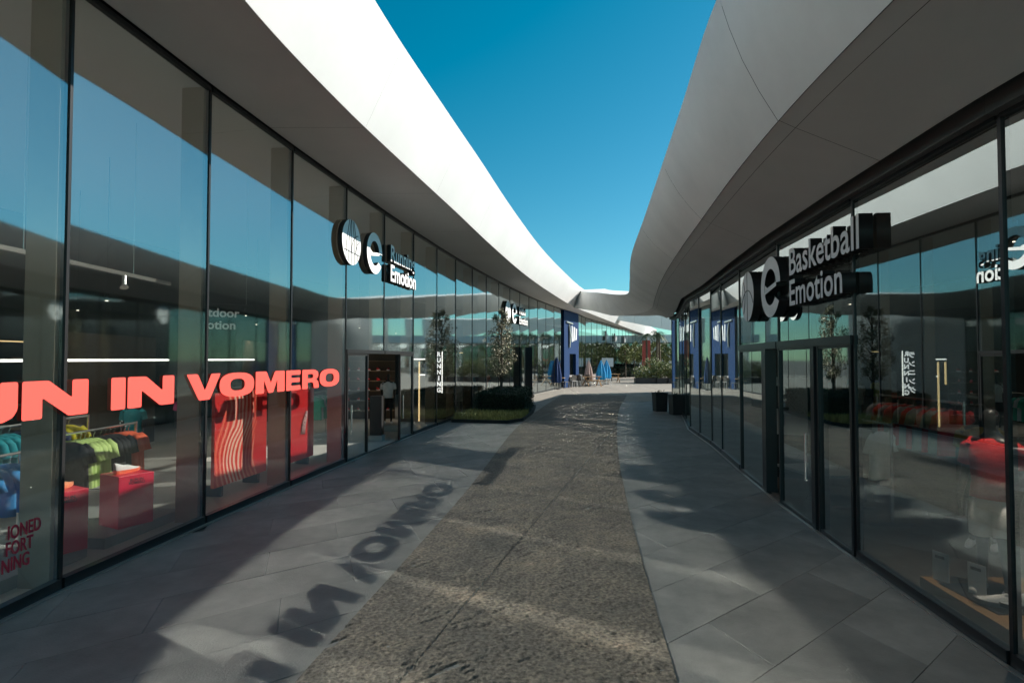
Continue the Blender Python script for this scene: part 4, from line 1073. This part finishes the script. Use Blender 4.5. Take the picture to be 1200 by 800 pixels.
def tree(name, label, loc, ht, z0, rx, trunk_r, nleaf, lsize, m, lean=0, group=None, clumps=9, conical=True, bark=None):
    root = thing(name, label, 'tree', loc, 0, group); bark = bark or M_bark
    mb = MB(); tp = [(lean*t_*.5*math.sin(t_*3), lean*.3*t_, ht*.85*t_) for t_ in np.linspace(0, 1, 7)]
    mb.tube(tp, [trunk_r*(1-.75*t_) for t_ in np.linspace(0, 1, 7)], 9); mb.build('trunk', bark, root, True)
    cl = []; mbl = MB()
    for k in range(clumps):
        t_ = (k+.5)/clumps; z = z0 + (ht-z0)*t_; a = k*2.4 + random.uniform(-.4, .4)
        prof = (1-t_)**.6*1.15 if conical else math.sin(math.pi*min(.98, .12+.86*t_))**.7
        r = rx*prof*random.uniform(.45, .75); c = (math.cos(a)*r, math.sin(a)*r, z); cl.append((c, rx*.42*max(.35, prof)))
        zz = max(z0*.7, z-rx*.6); mbl.tube([(0, 0, zz), (c[0]*.6, c[1]*.6, (zz+z)/2+.05), c], [trunk_r*.35, trunk_r*.22, trunk_r*.08], 6)
    mbl.build('limbs', bark, root, True)
    def pos():
        c, r = random.choice(cl); v = rng.normal(size=3); v /= np.linalg.norm(v); q = r*random.random()**.45
        return (c[0]+v[0]*q, c[1]+v[1]*q, c[2]+v[2]*q*1.15)
    leaves(nleaf, pos, lsize, m, 'crown', root); return root
tree('olive_tree', 'slim olive tree with sunlit grey green leaves rising from the hedge', (-.42, 22.2, .06), 3.9, 1.35, .66, .075, 3600, .075, M_leafo, .12, None, 20, False)
tot = thing('totem', 'narrow black totem at the foot of the left glass beyond the hedge', 'totem', (.88, 31.4, 0), R_(15))
mb = MB(); mb.box(-.20, .20, -.1, .1, .05, 2.72); mb.build('panel', M_black, tot)
mb = MB(); mb.box(-.24, .24, -.14, .14, -.002, .05); mb.build('base', M_steel, tot)
# ------------------------------------------------------------------ near planters
def planter(label, x, y, rz):
    o = thing('planter', label, 'planter', (x, y, 0), rz)
    mb = MB(); b_, t_ = .22, .245; mb.hexa([(-b_, -b_, 0), (b_, -b_, 0), (b_, b_, 0), (-b_, b_, 0), (-t_, -t_, .72), (t_, -t_, .72), (t_, t_, .72), (-t_, t_, .72)]); mb.build('pot', M_planter, o)
    mb = MB()
    for x0, x1, y0, y1 in ((-.26, .26, -.26, -.2), (-.26, .26, .2, .26), (-.26, -.2, -.199, .199), (.2, .26, -.199, .199)): mb.box(x0, x1, y0, y1, .722, .745)
    mb.build('rim', M_planter, o)
    leaves(60, lambda: (random.gauss(0, .08), random.gauss(0, .08), .72+abs(random.gauss(0, .05))), .06, M_hedge, 'plant', o)['kind'] = 'stuff'
planter('black square planter before the right glass, the one on the left', 5.92, 23.3, R_(6))
planter('black square planter before the right glass, the one on the right', 6.20, 21.9, R_(6))

# ------------------------------------------------------------------ far plaza
# blue shop portal in the left front
pa, pb = Vector((*LP[22], 0)), Vector((*LP[24], 0)); d = (pb-pa).normalized(); n = Vector((d.y, -d.x, 0)); W_ = (pb-pa).length
bp = thing('shop_portal', 'cobalt blue shop portal with a dark doorway beyond the totem', 'portal', pa, math.atan2(d.y, d.x))
for k, (x0, x1, z0, z1) in enumerate([(.03, W_*.35, 0, HL-.05), (W_*.78, W_-.03, 0, HL-.05), (W_*.35, W_*.78, 2.45, HL-.05)]):
    mb = MB(); mb.box(x0+.002, x1-.002, -.12, .10, z0, z1); mb.build('panel', M_blue, bp)
mb = MB(); mb.box(W_*.36, W_*.77, .3, .34, 0, 2.44); mb.build('door', M_black, bp)
mb = MB()
for k in range(4): mb.bar((W_*.52+.42*k, -.13, 3.35+.06*k), (W_*.52+.42*k+(.16 if k % 2 else -.05), -.13, 4.55-.05*k), .02, .2, up=(1, 0, 0))
mb.build('emblem', M_signw, bp)
mb = MB(); mb.tube([(W_*.28, -.2, 2.9), (W_*.30, -.2, 3.8), (W_*.26, -.2, 4.6)], [.06, .13, .05], 8); mb.bar((W_*.1, -.2, 4.75), (W_*.5, -.2, 4.7), .06, .1); mb.build('figure_emblem', M_steel, bp)
for k, (y, w_) in enumerate([(57.5, .95), (62.5, .9), (69, .9)]):
    p, d, n = Lpt(y, .15); o = thing('shop_sign', ['black square shop sign with white script, nearest of the far three', 'black square shop sign with white script, middle of the far three', 'black square shop sign with white script, farthest of the far three'][k], 'sign', (p.x, p.y, 3.9), math.atan2(d.y, d.x))
    mb = MB(); mb.box(0, w_*.5, 0, .1, 0, w_); mb.build('panel', M_signk, o)
    mb = MB()
    for q in range(4): mb.bar((w_*.6+.24*q, 0, .1+.1*(q % 2)), (w_*.62+.24*q+.1, 0, .55+.1*((q*2) % 3)), .03, .07, up=(1, 0, 0))
    mb.build('script', M_signw, o)
def parasol(label, x, y, ht, m, rad):
    o = thing('parasol', label, 'parasol', (x, y, 0))
    mb = MB(); n_ = 16; bs = []
    for z, r in ((.42, rad*.75), (.55, rad), (.9, rad*.95), (1.3, rad*.72), (1.6, rad*.45), (ht-.06, rad*.12), (ht, .01)):
        bs.append(len(mb.v))
        for k in range(n_):
            q = r*(1+.22*(-1)**k); mb.v.append((q*math.cos(2*math.pi*k/n_), q*math.sin(2*math.pi*k/n_), z*ht/1.9))
    for a, b in zip(bs, bs[1:]):
        for k in range(n_): mb.f.append((a+k, a+(k+1) % n_, b+(k+1) % n_, b+k)); mb.mi.append(0)
    mb.build('canopy', m, o, False)
    mb = MB(); mb.tube([(0, 0, .04), (0, 0, ht+.06)], .025, 8); mb.build('pole', M_pole, o)
    mb = MB(); mb.rings([(0, 0, -.002, .28, .28), (0, 0, .06, .26, .26)], 14); mb.build('base', M_planter, o)
parasol('closed beige parasol on the sunlit plaza', 5.92, 44.9, 1.95, M_pink, .28)
parasol('closed cyan blue parasol, the left one of the pair', 7.05, 46.0, 1.95, M_cyan, .33)
parasol('closed cyan blue parasol, the right one of the pair', 7.75, 47.6, 1.95, M_cyan, .33)
parasol('closed dark blue parasol beside the blue portal', 3.1, 39.8, 2.05, mat('dark blue cloth', (.02, .06, .20), .7), .26)
def bench(label, x, y, rz, group='wooden benches on the sunlit plaza'):
    o = thing('picnic_bench', label, 'bench', (x, y, 0), rz)
    for k in range(4):
        mb = MB(); mb.box(-.7, .7, -.3+.155*k, -.3+.155*k+.135, .70, .74); mb.build('plank', M_woodb, o)
    for s_ in (-1, 1):
        mb = MB(); mb.box(-.7, .7, s_*.62-.12, s_*.62+.12, .42, .46); mb.build('seat', M_woodb, o)
        mb = MB(); mb.bar((s_*.5, -.6, 0), (s_*.5, .15, .70), .06); mb.build('leg', M_woodb, o)
        mb = MB(); mb.bar((s_*.56, .6, 0), (s_*.56, -.15, .70), .06); mb.build('leg', M_woodb, o)
bench('wooden picnic bench under the beige parasol', 6.1, 44.2, R_(15)); bench('wooden picnic bench right of the cyan parasols', 8.9, 51.5, R_(5))
def chair(label, x, y, rz, m, group):
    o = thing('cafe_chair', label, 'chair', (x, y, 0), rz, group)
    mb = MB(); mb.box(-.22, .22, -.22, .22, .43, .46); mb.build('seat', m, o)
    mb = MB(); mb.hexa([(-.22, .20, .461), (.22, .20, .461), (.22, .23, .461), (-.22, .23, .461), (-.2, .28, .88), (.2, .28, .88), (.2, .31, .88), (-.2, .31, .88)]); mb.build('backrest', m, o)
    for sx_ in (-1, 1):
        for sy_ in (-1, 1):
            mb = MB(); mb.bar((sx_*.19, sy_*.19, .43), (sx_*.22, sy_*.23, 0), .03); mb.build('leg', m, o)
    return o
cw = chair('white cafe chair in the cluster before the blue portal', 4.2, 43.3, .3, M_chairw, 'white cafe chairs before the blue portal')
for k in range(13): copy_tree(cw, None, (3.3+.36*k+random.uniform(-.15, .15), 42.0+.45*k+random.uniform(-.6, .4), 0), random.uniform(0, 6.28))
cd = chair('dark wicker cafe chair in the cluster before the blue portal', 3.0, 40.6, .8, M_chaird, 'dark cafe chairs before the blue portal')
for k in range(8): copy_tree(cd, None, (2.6+.42*k+random.uniform(-.15, .15), 40.0+.6*k+random.uniform(-.5, .5), 0), random.uniform(0, 6.28))
for k, (x, y) in enumerate([(3.4, 41.3), (4.4, 43.0), (5.2, 45.2)]):
    o = thing('cafe_table', ['round cafe table nearest the totem', 'round cafe table in the middle of the chair cluster', 'round cafe table nearest the beige parasol'][k], 'table', (x, y, 0))
    mb = MB(); mb.rings([(0, 0, .72, .38, .38), (0, 0, .75, .38, .38)], 16); mb.build('tabletop', M_woodb, o)
    mb = MB(); mb.rings([(0, 0, .0, .2, .2), (0, 0, .03, .04, .04), (0, 0, .72, .03, .03)], 10); mb.build('leg', M_chaird, o)
o = thing('notice_board', 'small white notice board on posts near the cyan parasols', 'notice board', (8.9, 54.0, 0), R_(8))
mb = MB(); mb.box(-.55, .55, 0, .05, 1.35, 2.15); mb.build('panel', M_card, o)
for s_ in (-1, 1):
    mb = MB(); mb.box(s_*.4-.03, s_*.4+.03, .051, .10, 0, 2.1); mb.build('post', M_black, o)
def shrub(label, x, y, rx, ht, n_, m, flowers=0, group=None, base=.45, box=True):
    o = thing('potted_shrub', label, 'shrub', (x, y, 0), 0, group)
    if box:
        mb = MB(); mb.box(-rx*.7, rx*.7, -.4, .4, 0, base); mb.build('planter_box', M_planter, o)
    def pos():
        v = rng.normal(size=3); v /= np.linalg.norm(v); q = random.random()**.4
        return (v[0]*q*rx, v[1]*q*rx*.8, base + (ht-base)*(.45+.55*v[2]*q))
    leaves(n_, pos, .16, m, 'foliage', o)
    if flowers: leaves(flowers, pos, .10, M_flower, 'flowers', o, asp=.9)
for k, (x, y, rx, ht, n_, fl, lb) in enumerate([(11.0, 49.5, .75, 1.5, 900, 90, 'flowering shrub at the left end of the far planters'), (12.0, 49.8, .6, 1.1, 600, 60, 'low flowering shrub between the far planters'),
        (12.9, 49.6, .9, 1.9, 1300, 0, 'tall green shrub under the palms'), (13.7, 49.4, .7, 1.4, 900, 50, 'flowering shrub at the right end of the far planters'), (12.5, 51.5, .9, 2.3, 1200, 0, 'tallest green shrub behind the far planters')]):
    shrub(lb, x, y, rx, ht, n_, M_leafg, fl)
def palm(label, x, y, ht, seed):
    r_ = random.Random(seed); o = thing('palm_tree', label, 'tree', (x, y, 0), r_.uniform(0, 6))
    mb = MB(); pts = [(math.sin(t_*2)*.12, .08*t_, ht*t_) for t_ in np.linspace(0, 1, 12)]; mb.tube(pts, [.11-.02*t_+(.012 if k % 2 else 0) for k, t_ in enumerate(np.linspace(0, 1, 12))], 9); mb.build('trunk', M_barkp, o)
    tx, ty, tz = pts[-1]
    for k in range(16):
        a = k*2.399; el = r_.uniform(-.25, 1.1); L_ = r_.uniform(.75, 1.05); mb = MB(); prev = None
        for i in range(7):
            s_ = i/6; rr = L_*s_*math.cos(el*(1-s_*.3)); zz = L_*s_*math.sin(el) - L_*.75*s_*s_
            pt = Vector((tx+rr*math.cos(a), ty+rr*math.sin(a), tz+zz))
            if prev is not None:
                mb.bar(prev, pt, .02, .01)
                sd = Vector((-math.sin(a), math.cos(a), 0)); ll = .30*math.sin(math.pi*min(.95, s_*.9+.1))
                for q in (-1, 1):
                    for u in (.25, .75):
                        b0 = prev.lerp(pt, u); mb.tri(b0, b0+(pt-prev)*.35, b0+sd*q*ll+(pt-prev)*.9+Vector((0, 0, -.10)))
            prev = pt
        mb.build('frond', M_palm, o)
palm('palm tree left of the red totem', 12.75, 55, 4.3, 1); palm('palm tree just right of the red totem', 13.75, 55.5, 4.5, 2); palm('rightmost palm tree close to the middle palm', 14.3, 56, 4.4, 3)
o = thing('totem', 'red advertising totem between the far palms', 'totem', (14.0, 60.5, 0), R_(5))
mb = MB(); mb.box(-.42, .42, -.1, .1, .2, 4.0); mb.build('panel', M_redt, o); mb = MB(); mb.box(-.5, .5, -.2, .2, -.004, .2); mb.build('base', M_planter, o)
for k, (x, y, h) in enumerate([(12.6, 64.5, 3.6), (13.9, 66, 3.9), (15.2, 67, 3.7), (16.6, 68, 4.0), (18.0, 69, 3.8), (19.6, 69.5, 4.1)]):
    tree('round_tree', ['first', 'second', 'third', 'fourth', 'fifth', 'sixth'][k] + ' round crowned green tree from the left in the far row', (x, y, 0), h, 1.75, 1.05, .09, 1100, .22, M_leafg, .05, 'trees at the far end of the plaza', 9, False)
hb = thing('box_hedge', 'long dark hedge under the row of far trees', 'hedge', (16, 68.6, 0), R_(35))
leaves(3500, lambda: (random.uniform(-5, 5), random.uniform(-.4, .4), random.uniform(0, 1.1)), .2, M_hedge, 'foliage', hb)
mb = MB(); mb.box(-4.9, 4.9, -.3, .3, 0, 1.0); mb.build('branches', mat('dark twigs', (.02, .022, .012), .9), hb)
# far building closing the view, and its shaded canopy bridge
fb = thing('far_building', 'white canopied glass building closing the far end of the plaza', 'building', (24, 84, 0), R_(-28))
for k in range(12):
    mb = MB(); mb.box(-14+2.2*k+.03, -14+2.2*(k+1)-.03, 0, .03, .1, 4.4); mb.build('glass_pane', [G_FRONT2], fb)
    mb = MB(); mb.box(-14+2.2*k-.028, -14+2.2*k+.028, -.04, .06, 0, 4.4); mb.build('mullion', M_mull, fb)
mb = MB(); mb.box(-14.5, 13.5, -2.0, 8, 4.42, 5.5); mb.build('canopy', M_whiteR, fb)
mb = MB(); mb.box(-14, 12.5, 5, 5.2, 0, 4.4); mb.build('back_wall', M_back, fb)
cb = thing('canopy_bridge', 'shaded pale canopy spanning the far plaza from left to right', 'canopy', (9, 58, 0))
lo = catmull([(1.3, 0, 6.0), (3.5, 1.2, 5.7), (6.5, 2.2, 5.2), (9.5, 2.8, 4.75), (12.5, 3.0, 4.5)], 8)
hi = [p+np.array([0, -.3, .5+.13*p[0]]) for p in lo]
for (k0, k1) in ((0, 8), (8, 16), (16, 24), (24, 32)):
    mb = MB()
    for k in range(k0, k1):
        e0, e1 = (.01 if k == k0 else 0), (.01 if k == k1-1 else 0)
        mb.hexa([lo[k]+np.array([e0, 0, 0]), lo[k+1]-np.array([e1, 0, 0]), lo[k+1]+np.array([-e1, 1.5, .35]), lo[k]+np.array([e0, 1.5, .35]), hi[k]+np.array([e0, 0, 0]), hi[k+1]-np.array([e1, 0, 0]), hi[k+1]+np.array([-e1, 1.5, .2]), hi[k]+np.array([e0, 1.5, .2])])
    mb.build('canopy_panel', M_whiteR, cb)
mb = MB(); mb.tube([(12.3, 3.6, 0), (12.3, 3.6, 4.6)], .15, 10); mb.build('column', M_white, cb)
